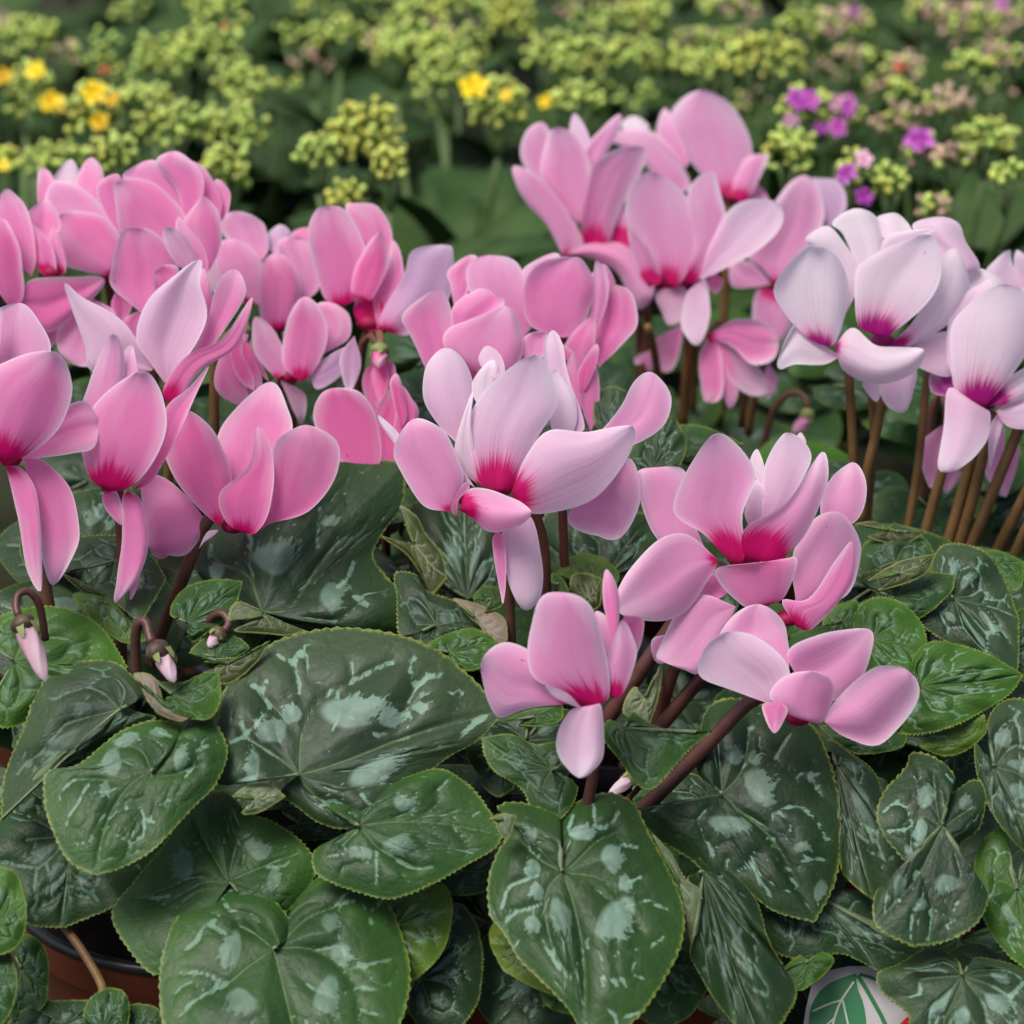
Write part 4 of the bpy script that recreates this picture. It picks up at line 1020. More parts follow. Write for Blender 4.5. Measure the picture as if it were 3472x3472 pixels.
leaf(8, p, .90, 'l', (1060, 990), [(975, 985), (1040, 940), (1130, 940)], (1185, 985), [(1010, 1050), (1080, 1045)], gy=.2, under='under', seed=72, wave=.05)
leaf(8, p, .93, 'd', (1250, 1100), [(1130, 1000), (1250, 960), (1400, 1050)], (1420, 1160), [(1150, 1130), (1240, 1160)], silver=.3, seed=73)
leaf(6, p, .955, 'd', (450, 1640), [(260, 1700), (240, 1500), (228, 1362), (340, 1370), (400, 1460), (580, 1530)], (692, 1650), [(320, 1745), (430, 1752), (600, 1710)], gy=.8, silver=.4, seed=33)
leaf(6, p, .945, 'g', (520, 1790), [(400, 1760), (500, 1700), (620, 1663), (720, 1690)], (775, 1730), [(500, 1850), (640, 1885), (735, 1830)], gy=.8, silver=.7, seed=34)
leaf(6, p, .952, 'l', (660, 1600), [(545, 1503), (640, 1520), (740, 1560), (820, 1610)], (835, 1720), [(600, 1560), (690, 1650), (745, 1735)], gy=.4, under='under_rosy', seed=35, wave=.06)
leaf(6, p, .975, 'l', (330, 1200), [(250, 1000), (340, 1050), (385, 1140), (472, 1250)], (505, 1380), [(160, 1160), (290, 1250), (380, 1390), (420, 1470)], gy=.3, under='under_olive', seed=36, wave=.1)
leaf(9, p, .895, 'n', (290, 1050), [(200, 1010), (150, 960), (300, 900), (480, 840), (640, 798), (770, 870), (860, 980)], (920, 1090), [(190, 1100), (90, 1160), (100, 1260), (250, 1330), (430, 1370), (620, 1300), (760, 1222), (885, 1150)], gy=.6, wave=.07, silver=.75, seed=37, trace=(11, [[(1290,1190),(1500,1170),(1700,1180),(1890,1220)],[(1360,1190),(1430,1270),(1560,1340)],[(1360,1190),(1290,1260)],[(1560,1170),(1650,1100),(1650,1050)],[(1700,1180),(1760,1250)]], [[(1300,1290),(1240,1300)],[(1420,1280),(1420,1400)],[(1500,1320),(1560,1345),(1640,1340)],[(1650,1050),(1690,1010)],[(1740,1220),(1780,1290)],[(1780,1150),(1810,1130)],[(1540,1090),(1500,1060)]], [(1520,1255,80,45,-15),(1360,1290,65,30,0),(1540,1100,60,35,20)]))
leaf(9, p, .90, 'l', (430, 1500), [(440, 1380), (560, 1330), (660, 1318), (697, 1400)], (692, 1480), [(420, 1600), (470, 1752), (580, 1690), (662, 1590)], silver=.6, seed=38)
leaf(9, p, .905, 'd', (560, 1730), [(620, 1500), (720, 1398), (800, 1480)], (834, 1620), [(500, 1820), (560, 1950), (700, 1970), (802, 1850), (827, 1740)], silver=.8, seed=39)
leaf(9, p, .915, 'd', (750, 1250), [(720, 1230), (850, 1150)], (955, 1108), [(655, 1290), (720, 1352), (850, 1332), (925, 1230)], silver=.4, seed=40)

# ------------------------------------------------------------------ leaves of the front plant
p = PL['front']
leaf(6, p, 1.0, 's', (620, 1500), [(400, 1330), (290, 1060), (400, 940)], (600, 930), [(830, 1500), (830, 1250), (760, 1050)], gy=.5, silver=1.0, seed=41)
leaf(6, p, .99, 'd', (1350, 1400), [(1060, 1370), (1025, 1150), (1060, 1030), (1200, 990)], (1620, 1040), [(1480, 1420), (1640, 1300), (1660, 1150)], gy=.6, silver=.6, seed=42)
leaf(6, p, .96, 'l', (1280, 1420), [(1070, 1350), (1150, 1300), (1250, 1253)], (1365, 1280), [(1180, 1440), (1380, 1450), (1442, 1370)], gy=.9, silver=.2, seed=43)
leaf(6, p, .953, 'l', (1280, 1500), [(1188, 1450), (1200, 1368), (1270, 1363)], (1350, 1390), [(1200, 1540), (1330, 1540)], gy=.4, under='under_olive', seed=44)
leaf(6, p, .955, 'g', (1120, 1420), [(1085, 1400), (1090, 1360), (1140, 1400)], (1180, 1470), [(1120, 1450), (1150, 1490)], gy=.7, silver=.2, seed=74)
leaf(6, p, .955, 'g', (760, 1500), [(660, 1500), (690, 1450), (750, 1435)], (815, 1450), [(720, 1560), (800, 1530)], gy=.7, silver=.2, seed=75)
leaf(2, p, 1.01, 's', (1600, 1300), [(1520, 1250), (1515, 1120), (1590, 1060)], (1662, 1080), [(1640, 1350), (1720, 1200)], silver=.5, seed=45)
leaf(2, p, 1.0, 's', (1800, 1480), [(1690, 1430), (1720, 1340), (1850, 1230)], (1910, 1205), [(1910, 1480), (1970, 1350)], silver=.9, seed=46)
leaf(7, p, 1.02, 'n', (900, 180), [(790, 130), (850, 60), (1000, 55)], (1160, 120), [(950, 200), (1060, 170)], gy=.9, silver=.2, seed=76)
leaf(10, p, .915, 'd', (490, 690), [(440, 650), (372, 580), (380, 430), (430, 280), (560, 240), (800, 310), (930, 380), (1010, 560), (1047, 750), (1053, 950), (1020, 1130)], (930, 1302),
     [(450, 785), (350, 845), (200, 820), (75, 763), (180, 900), (340, 1000), (440, 1092), (600, 1150), (740, 1250)], gy=.5, wave=.05, silver=.9, seed=47, dome=.3, trace=(10, [[(490,690),(580,780),(680,860),(745,930),(840,1100),(930,1290)],[(490,690),(560,620),(600,540),(620,380)],[(490,690),(480,560),(470,440)],[(600,540),(760,560),(880,600),(960,700)],[(490,750),(600,790),(700,850)],[(740,930),(640,1000),(600,1060)]], [[(750,790),(790,760),(870,760),(940,820),(970,880),(960,930)],[(970,880),(1000,910)],[(870,1010),(940,1000),(980,1010)],[(640,1010),(650,1070),(700,1140),(780,1160),(840,1140)],[(570,1060),(640,1020)],[(700,1140),(720,1180)],[(420,920),(450,990)],[(920,650),(990,715)],[(860,600),(960,600)],[(630,380),(660,340)],[(740,530),(820,400)],[(510,1050),(520,1000)]], [(690,660,80,120,-30),(540,850,120,55,12),(650,510,40,45,0),(550,490,60,60,10),(880,950,50,35,0),(960,1170,35,80,10)]))
leaf(10, p, .932, 'd', (440, 770), [(400, 640), (330, 598), (200, 650), (108, 760)], (140, 822), [(430, 800), (300, 852), (200, 842)], silver=.8, seed=48)
leaf(9, p, .885, 'n', (1190, 1250), [(1172, 1200), (1165, 1100), (1178, 1012), (1050, 960), (960, 948), (900, 975), (965, 1040), (950, 1100), (900, 1180), (864, 1300), (870, 1440), (930, 1520), (1000, 1640), (1080, 1720), (1180, 1820), (1240, 1900)], (1300, 2030),
     [(1190, 1180), (1172, 1080), (1220, 980), (1310, 920), (1420, 908), (1510, 960), (1570, 1080), (1630, 1190), (1722, 1400), (1716, 1570), (1630, 1750), (1500, 1920)], gy=.6, wave=.06, silver=1.0, seed=49, trace=(9, [[(1190,1255),(1240,1400),(1280,1600),(1290,1800),(1280,1932)],[(1190,1255),(1130,1320),(1110,1420),(1150,1600),(1230,1740)],[(1200,1260),(1340,1280),(1450,1370),(1540,1520)],[(1200,1255),(1260,1200),(1340,1120),(1430,1080)],[(1180,1250),(1090,1200),(1010,1120)]], [[(1240,1000),(1220,1080),(1290,1090)],[(1330,950),(1340,1050),(1400,1050),(1440,990)],[(1080,1270),(1000,1300),(950,1330),(920,1420)],[(1090,1400),(980,1440),(940,1480)],[(1100,1560),(1180,1700)],[(1000,1560),(960,1600)],[(1350,1720),(1450,1740),(1500,1720),(1560,1730)],[(1500,1720),(1520,1600)],[(1380,1850),(1440,1900),(1540,1880)],[(1440,1900),(1430,1940)],[(1540,1280),(1480,1300)],[(1450,1130),(1540,1150)],[(1150,1640),(1120,1600)],[(1600,1400),(1660,1420)],[(1640,1550),(1560,1600)]], [(1440,1490,95,130,25),(1190,1480,55,110,-15),(1430,1190,70,70,20),(1290,1070,70,50,0),(1050,1240,45,45,0),(1070,1350,40,50,0),(1050,1500,50,50,0),(1040,1080,40,50,0),(1480,1310,40,50,0)]))
leaf(9, p, .882, 'l', (930, 1020), [(868, 1020), (920, 1000)], (980, 1005), [(900, 1050), (945, 1105)], gy=.2, under='under', seed=77, wave=.02)
leaf(9, p, .90, 'y', (1000, 1600), [(930, 1480), (880, 1500), (876, 1580)], (930, 1690), [(1100, 1650), (1200, 1820), (1120, 1790), (1030, 1750)], gy=.5, silver=.3, seed=50)
leaf(9, p, .902, 'g', (1180, 1800), [(1100, 1790), (1130, 1850)], (1230, 1890), [(1240, 1800), (1260, 1870)], gy=.5, silver=.2, seed=78)
leaf(9, p, .905, 'n', (1140, 800), [(1220, 770), (1172, 685), (1070, 692), (960, 645)], (836, 660), [(1255, 880), (1180, 1012), (1060, 970), (1010, 880), (900, 812), (850, 740)], gy=.6, wave=.15, silver=.5, seed=51)
leaf(9, p, .93, 'd', (880, 780), [(830, 850), (900, 915)], (970, 880), [(820, 740), (920, 740), (975, 800)], silver=.2, seed=52)
leaf(7, p, .90, 'n', (700, 1215), [(735, 1160), (800, 1200), (900, 1225)], (1032, 1230), [(645, 1185), (618, 1240), (680, 1330), (760, 1435), (820, 1437), (900, 1350), (955, 1290)], gy=.5, wave=.1, silver=.45, seed=53)
leaf(7, p, .945, 'l', (780, 1100), [(845, 965), (832, 1080)], (795, 1205), [(740, 1060), (700, 1150)], gy=.2, under='under', seed=54, wave=.05)
leaf(7, p, .93, 'g', (360, 1170), [(240, 1185), (330, 1150)], (460, 1130), [(300, 1200), (400, 1200), (455, 1180)], silver=.4, seed=79)
leaf(10, p, .925, 's', (1040, 560), [(1000, 440), (1100, 500), (1215, 590), (1255, 720), (1290, 900), (1362, 1030)], (1210, 1192), [(1000, 700), (1040, 900), (1070, 1062), (1140, 1142)], silver=.9, seed=55)
leaf(10, p, .912, 'd', (950, 1180), [(800, 1130), (635, 1180), (650, 1280), (690, 1400), (780, 1460), (920, 1487), (1050, 1450), (1150, 1490)], (1245, 1543), [(1100, 1150), (1200, 1200), (1235, 1330), (1330, 1400), (1450, 1425), (1345, 1500)], gy=.5, silver=.75, seed=56, wave=.1)
leaf(10, p, .895, 'd', (400, 1060), [(330, 1100), (380, 1280), (343, 1450), (390, 1560), (460, 1680), (560, 1800)], (690, 1910), [(520, 1060), (650, 1200), (720, 1420), (842, 1620), (790, 1760)], gy=.5, silver=.7, seed=57)
leaf(10, p, .888, 'l', (290, 1120), [(160, 890), (250, 985), (305, 1090), (388, 1180)], (345, 1425), [(230, 1020), (290, 1150), (320, 1310)], gy=.2, under='under', seed=58, wave=.03)
leaf(10, p, .902, 'n', (200, 1500), [(300, 1330), (385, 1480)], (428, 1600), [(90, 1720), (200, 1800), (340, 1740)], silver=.5, seed=59)
leaf(10, p, .90, 'g', (900, 1500), [(860, 1470), (760, 1560), (790, 1632)], (880, 1622), [(960, 1450), (1020, 1485), (965, 1560)], silver=.3, seed=60)
leaf(10, p, .915, 'l', (480, 1760), [(380, 1720), (430, 1660), (520, 1690)], (580, 1800), [(400, 1830), (500, 1850)], gy=.3, under='under', seed=80)
leaf(10, p, .885, 's', (1640, 1560), [(1600, 1480), (1480, 1430), (1350, 1500), (1238, 1550), (1260, 1640), (1385, 1740), (1380, 1850)], (1500, 2050), [(1700, 1480), (1850, 1500), (2000, 1560), (2080, 1750), (1900, 2000)], gy=.6, silver=1.0, seed=61)

# ------------------------------------------------------------------ leaves of the right plant
p = PL['white']
leaf(10, p, .895, 'd', (1540, 840), [(1560, 740), (1600, 620), (1520, 530), (1400, 498), (1368, 570), (1270, 680), (1233, 790), (1270, 890), (1340, 980), (1385, 1040), (1330, 1090), (1240, 1140), (1212, 1250), (1250, 1340)], (1400, 1417),
     [(1562, 790), (1575, 720), (1660, 640), (1722, 635), (1747, 720), (1710, 860), (1625, 930), (1640, 1020), (1720, 1100), (1760, 1190), (1700, 1310), (1560, 1392)], gy=.5, wave=.1, silver=1.0, seed=62, trace=(10, [[(1540,850),(1480,980),(1400,1120),(1290,1240),(1230,1310)],[(1540,850),(1450,800),(1400,830),(1390,950)],[(1530,840),(1510,720),(1500,600)],[(1550,850),(1620,800),(1680,760)],[(1440,1050),(1480,1180),(1500,1280)]], [[(1260,780),(1310,740),(1370,760),(1390,820)],[(1310,740),(1340,720)],[(1280,870),(1370,860),(1400,830)],[(1390,1380),(1400,1270),(1430,1220)],[(1470,1390),(1490,1300),(1480,1240)],[(1570,1340),(1600,1240),(1640,1170)],[(1270,1190),(1300,1220)],[(1560,600),(1600,640)]], [(1460,690,55,70,30),(1430,890,35,90,15),(1560,1140,80,60,-20),(1330,1150,35,80,15),(1440,1230,40,40,0),(1660,730,40,45,0),(1380,980,30,50,0)]))
leaf(10, p, .905, 's', (1790, 560), [(1780, 480), (1758, 370), (1800, 280), (1880, 241), (2000, 280), (2080, 500), (2080, 800)], (1990, 1020), [(1760, 560), (1702, 445), (1712, 600), (1770, 760), (1860, 890)], gy=.5, silver=.9, seed=63)
leaf(10, p, .898, 'g', (1900, 1150), [(1850, 1000), (1850, 855), (1740, 915), (1698, 1040), (1713, 1180), (1770, 1340), (1860, 1460)], (2000, 1570), [(1950, 950), (2060, 900), (2120, 1100), (2100, 1350)], gy=.5, silver=.9, seed=64)
leaf(7, p, .935, 'g', (1660, 870), [(1600, 850), (1587, 780), (1640, 723), (1720, 716), (1800, 760), (1852, 830)], (1868, 930), [(1580, 920), (1640, 1000), (1760, 1032), (1842, 1010)], gy=.6, silver=.5, seed=65)
leaf(7, p, .94, 'g', (1540, 800), [(1470, 820), (1500, 760), (1590, 725)], (1600, 800), [(1480, 860), (1560, 860)], gy=.6, silver=.4, seed=81)
leaf(10, p, .925, 'g', (1430, 180), [(1400, 60), (1460, -20), (1560, -30), (1740, 20), (1860, 85)], (1925, 125), [(1380, 320), (1345, 395), (1450, 402), (1600, 362), (1740, 292), (1865, 210)], gy=.6, silver=.7, seed=66)
leaf(10, p, .922, 'l', (1560, 420), [(1335, 400), (1450, 412), (1600, 372)], (1735, 305), [(1440, 460), (1550, 505), (1650, 482), (1745, 400)], gy=.4, silver=.3, seed=67)
leaf(10, p, .935, 'n', (1150, 420), [(965, 370), (1050, 450)], (1130, 497), [(1350, 400), (1350, 462), (1250, 492)], silver=.3, seed=68)
leaf('D', p, .955, 's', (1800, 1130), [(1760, 1080), (1780, 1030), (1850, 1038), (1892, 1090)], (1922, 1170), [(1735, 1170), (1830, 1235), (1912, 1275)], gy=.7, silver=1.0, seed=69)
leaf('D', p, .95, 'n', (1690, 1130), [(1625, 1100), (1640, 1080), (1700, 1075)], (1800, 1085), [(1640, 1150), (1720, 1170), (1790, 1120)], gy=.8, silver=.3, seed=70)
leaf('D', p, .948, 'l', (1700, 1080), [(1640, 1095), (1700, 1060)], (1765, 1045), [(1660, 1112), (1740, 1085)], gy=.4, under='under_olive', seed=82, wave=.04)
leaf('D', p, .975, 'n', (1690, 1060), [(1628, 1080), (1630, 1030), (1680, 1010), (1740, 1015)], (1768, 1060), [(1660, 1100), (1730, 1095)], gy=.8, silver=.5, seed=83)
leaf('D', p, .98, 'y', (1680, 1000), [(1615, 990), (1650, 985), (1700, 1005)], (1745, 1005), [(1640, 1012), (1700, 1025)], gy=.3, under='under_olive', seed=84, wave=.05)
leaf('D', p, .95, 'n', (1900, 1230), [(1890, 1200), (1930, 1150)], (1980, 1160), [(1905, 1270), (1960, 1280)], silver=.5, seed=85)
leaf('D', p, .94, 'd', (1800, 1420), [(1700, 1400), (1760, 1350), (1850, 1350)], (1870, 1400), [(1760, 1480), (1850, 1490)], silver=.4, seed=86)
leaf('D', p, .97, 'g', (1850, 1060), [(1800, 1090), (1820, 1050), (1880, 1040)], (1930, 1060), [(1850, 1110), (1920, 1110)], silver=.4, gy=.9, seed=87)

# ------------------------------------------------------------------ lower layers of leaves, glimpsed through the gaps
r2 = random.Random(21)
for (x0, x1, y0, y1, n, pl, dd) in [(0, 1300, 1850, 2600, 20, 'left', .985), (0, 1500, 2500, 3400, 14, 'left', .955), (1400, 2700, 1850, 2600, 18, 'front', 1.0), (1500, 2900, 2500, 3450, 16, 'front', .955),
                                    (2700, 3472, 1850, 2500, 13, 'white', 1.0), (2850, 3500, 2400, 3450, 10, 'white', .955)]:
    for i in range(n):
        x, y = r2.uniform(x0, x1), r2.uniform(y0, y1)
        if pl == 'left' and y > 2950 and 40 < x < 800: continue
        heart_leaf(PL[pl], x, y, dd+r2.uniform(-.01, .02)+(2400-y)*.000025, r2.uniform(230, 360), r2.uniform(0, 6.28), r2.choice(['d', 'd', 'n', 's']), silver=r2.uniform(.3, .8), gy=r2.uniform(.5, 1.0), gx=r2.uniform(-.3, .3))
# the leaves of the plants behind
for (x0, x1, y0, y1, n, pl, d0) in [(0, 900, 1150, 1750, 16, 'leftback', 1.10), (900, 1500, 1150, 1900, 16, 'midback', 1.10), (1400, 2200, 1350, 1950, 14, 'center', 1.08),
                                    (1950, 2750, 1150, 1800, 22, 'tall', 1.22), (2550, 3550, 1250, 1950, 26, 'white', 1.10)]:
    for i in range(n):
        x, y = r2.uniform(x0, x1), r2.uniform(y0, y1)
        heart_leaf(PL[pl], x, y, d0+(1500-y)*.00012+r2.uniform(-.015, .025), r2.uniform(150, 260), r2.uniform(0, 6.28), r2.choice(['d', 'n', 'n', 'g']), squash=.6, silver=r2.uniform(.3, .7), gy=r2.uniform(.6, 1.1), gx=r2.uniform(-.4, .4))

for a in FLOWERS: build_flower(*a)
for b in BUDS: bud(b[0], PL[b[1]], *b[2:])
for a in LEAVES: build_leaf(**a)

# ------------------------------------------------------------------ kalanchoe plants behind
def lathe_bud(n=8):
    prof = [(0.0, 0), (.30, .04), (.42, .22), (.46, .45), (.50, .62), (.44, .82), (.26, .96), (.0, 1.0)]
    V = []; F = []; tz = []
    for r, z in prof:
        for j in range(n):
            a = 2*math.pi*j/n; k = 1+(.10*math.cos(4*a) if z > .5 else 0)
            V.append((r*k*math.cos(a), r*k*math.sin(a), z)); tz.append(z)
    for i in range(len(prof)-1):
        for j in range(n):
            k = (j+1) % n; F.append((i*n+j, i*n+k, (i+1)*n+k, (i+1)*n+j))
    return V, F, tz
def shared_mesh(name, V, F, tz, mat):
    me = bpy.data.meshes.new(name); me.from_pydata([tuple(v) for v in V], [], F); me.materials.append(mat)
    me.polygons.foreach_set('use_smooth', [True]*len(F)); fattr(me, 'tz', tz); me.update(); return me
bv = lathe_bud()
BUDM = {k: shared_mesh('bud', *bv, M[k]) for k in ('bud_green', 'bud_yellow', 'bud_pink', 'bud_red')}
def floret(np_=5):
    V = []; F = []; tz = []
    for ring, (m, L, h, w) in enumerate([(np_, 1.0, .10, .36), (3, .55, .22, .24)]):
        for j in range(m):
            a = 2*math.pi*j/m+ring*.3; c, s = math.cos(a), math.sin(a); o = len(V)
            for (x, y, z) in [(.05, 0, 0), (L*.5, -w, h), (L*.85, -w*.8, h*1.5), (L, 0, h*1.1), (L*.85, w*.8, h*1.5), (L*.5, w, h), (L*.55, 0, h*.6)]:
                V.append((x*c-y*s, x*s+y*c, z+ring*.05)); tz.append(x)
            F += [(o, o+1, o+6), (o+1, o+2, o+6), (o+2, o+3, o+6), (o+3, o+4, o+6), (o+4, o+5, o+6), (o+5, o, o+6)]
    return V, F, tz
fv = floret()
FLM = {k: shared_mesh('floret', *fv, M[k]) for k in ('fl_yellow', 'fl_magenta', 'fl_pink', 'fl_red')}
def add_child(name, me, parent, loc, quat, scale):
    ob = bpy.data.objects.new(name, me); C.objects.link(ob); ob.parent = parent
    ob.location = Vector(loc)-Vector(parent['_o']); ob.rotation_mode = 'QUATERNION'; ob.rotation_quaternion = quat; ob.scale = scale
    return ob
r3 = random.Random(33)
def kal_cluster(plant, x, y, d, w, h, kind='bud_green', n=None, florets=(), bs=22.0, base=None):
    # an umbel: w, h in photograph pixels (1932 wide), dome of buds on forking pedicels
    s = 3472/1932; px = K*d/3472
    c = np.array(W(x*s, y*s, d)); RX = w*s/2*px; RZ = h*s/2*px; RY = RX*.8
    br = bs*s*px*(.95 if d < 1.45 else .9)
    foot = np.array(base) if base is not None else np.array([c[0]+r3.uniform(-.01, .01), c[1]+r3.uniform(-.005, .02), max(.04, c[2]-.12)])
    parts = []
    neck = c-np.array([0, 0, RZ*1.0+.012])
    mid = (foot+neck)/2+np.array([r3.uniform(-.006, .006), 0, 0])
    v, f = tube(spline([foot, mid, neck], 8), np.linspace(.0022, .0016, 8), 6); parts.append((v, f, 0))
    n = n or max(8, int(w*h/(bs*bs*.36)))
    spots = []
    tries = 0
    while len(spots) < n and tries < 900:
        tries += 1
        a = r3.uniform(0, 6.283); rr = math.sqrt(r3.random()); zz = r3.uniform(-.8, 1.0)
        q = np.array([rr*math.cos(a)*RX, rr*math.sin(a)*RY, (zz*.75+ .45*(1-rr*rr))*RZ-.1*RZ])
        if all(np.linalg.norm(q-o) > br*.66 for o in spots): spots.append(q)
    # a few sub-umbels of pedicels
    for k in range(5):
        a = k*1.256+r3.uniform(-.3, .3); e = c+np.array([math.cos(a)*RX*.55, math.sin(a)*RY*.55, -RZ*.45])
        v, f = tube([neck, (neck+e)/2+np.array([0, 0, -.002]), e], .0009, 5); parts.append((v, f, 0))
    V, F, MI = join(parts)
    co = mesh_obj('flower_cluster', V, F, M['kal_stem'], plant, foot)
    for i, q in enumerate(spots):
        dirv = Vector((q[0]*.7, q[1]*.7, RZ*.9+abs(q[2])*.3)).normalized()+Vector((r3.uniform(-.2, .2), r3.uniform(-.2, .2), 0))
        k = br*r3.uniform(.72, 1.05)
        p0 = c+q-np.array(dirv)*k*.5
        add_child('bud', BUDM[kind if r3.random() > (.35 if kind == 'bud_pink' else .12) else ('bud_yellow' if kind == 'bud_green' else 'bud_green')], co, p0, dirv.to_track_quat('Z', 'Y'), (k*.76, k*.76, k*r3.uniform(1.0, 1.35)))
    for (fx, fy, fk, fs) in florets:
        k = fs*.88*s*px; p0 = np.array(W(fx*s, fy*s, d-RY-.003))
        dirv = Vector((r3.uniform(-.3, .3), -.75, r3.uniform(.4, .8))).normalized()
        add_child('floret', FLM[fk], co, p0, dirv.to_track_quat('Z', 'Y') @ Matrix.Rotation(r3.uniform(0, 6), 3, 'Z').to_quaternion(), (k*r3.uniform(.75, 1.1), k*r3.uniform(.6, 1.05), k*r3.uniform(.8, 1.8)))
    return co
def kal_leaf(plant, pos, L, az, tilt, w=.55):
    NU, NV = 9, 6; V = []; F = []
    for i in range(NU):
        u = i/(NU-1); hw = L*w/2*math.sin(math.pi*min(1, .06+u*.97))**.6*(1+.05*math.sin(u*30))
        for j in range(NV):
            v = j/(NV-1)*2-1
            V.append((hw*v, L*u, L*(.22*math.sin(u*2.2))-.10*L*u*u*1.6+abs(v)*hw*.28))
    for i in range(NU-1):
        for j in range(NV-1): F.append((i*NV+j, i*NV+j+1, (i+1)*NV+j+1, (i+1)*NV+j))
    Mx = Matrix.Rotation(az, 3, 'Z') @ Matrix.Rotation(tilt, 3, 'X')
    P = [np.array(Mx @ Vector(v))+np.array(pos) for v in V]
    ob = mesh_obj('leaf', P, F, M['kal_leaf'], plant, pos)
    sm = ob.modifiers.new('thickness', 'SOLIDIFY'); sm.thickness = .001
    return ob
def dof_h(y, hz=.205):          # distance at which a line of sight through row y meets height hz
    v = (966-y)/1932*K
    return (CAMZ-hz)/(math.sin(PITCH)-v*math.cos(PITCH))
KAL = {}
def kal_plant(key, x, y, d, label, nleaf=9, group='potted kalanchoe plants behind the cyclamen', ls=.07):
    p = W(x*3472/1932, y*3472/1932, d); e = empty('kalanchoe_plant', (p.x, p.y, 0)); tag(e, label, 'plant', group); KAL[key] = e
    for i in range(nleaf):
        a = r3.uniform(0, 6.283); rr = r3.uniform(.0, .05)
        kal_leaf(e, (p.x+rr*math.cos(a), p.y+rr*math.sin(a), r3.uniform(.05, .13)), ls*r3.uniform(.7, 1.2), a-math.pi/2, r3.uniform(-.1, .7))
    return e
kal_plant('a', 120, 260, 1.36, 'kalanchoe with four open yellow florets at the upper left corner', 12)
kal_plant('b', 390, 260, 1.40, 'kalanchoe with closed yellow green buds second from the left edge', 12)
kal_plant('c', 680, 300, 1.34, 'kalanchoe with one round yellow green head above the pink crimson throated blooms', 16, ls=.085)
kal_plant('d', 880, 220, 1.42, 'kalanchoe with one bright yellow floret in the middle of the background', 16, ls=.08)
kal_plant('e', 1160, 110, 1.52, 'kalanchoe with green buds behind the tall soft pink cyclamen', 10)
kal_plant('f', 1430, 120, 1.56, 'kalanchoe with yellowing bud head above the dark gap right of centre', 8)
kal_plant('g', 1560, 300, 1.36, 'kalanchoe with magenta florets beside the tall soft pink cyclamen', 10)
kal_plant('h', 1820, 300, 1.42, 'kalanchoe with one magenta floret and green buds at the right edge', 14)
kal_plant('i', 1590, 60, 1.62, 'kalanchoe with small pink buds near the top right, left of the other pink bud head', 8)
kal_plant('j', 1850, 60, 1.60, 'kalanchoe with a wide pink bud head in the top right corner', 8)
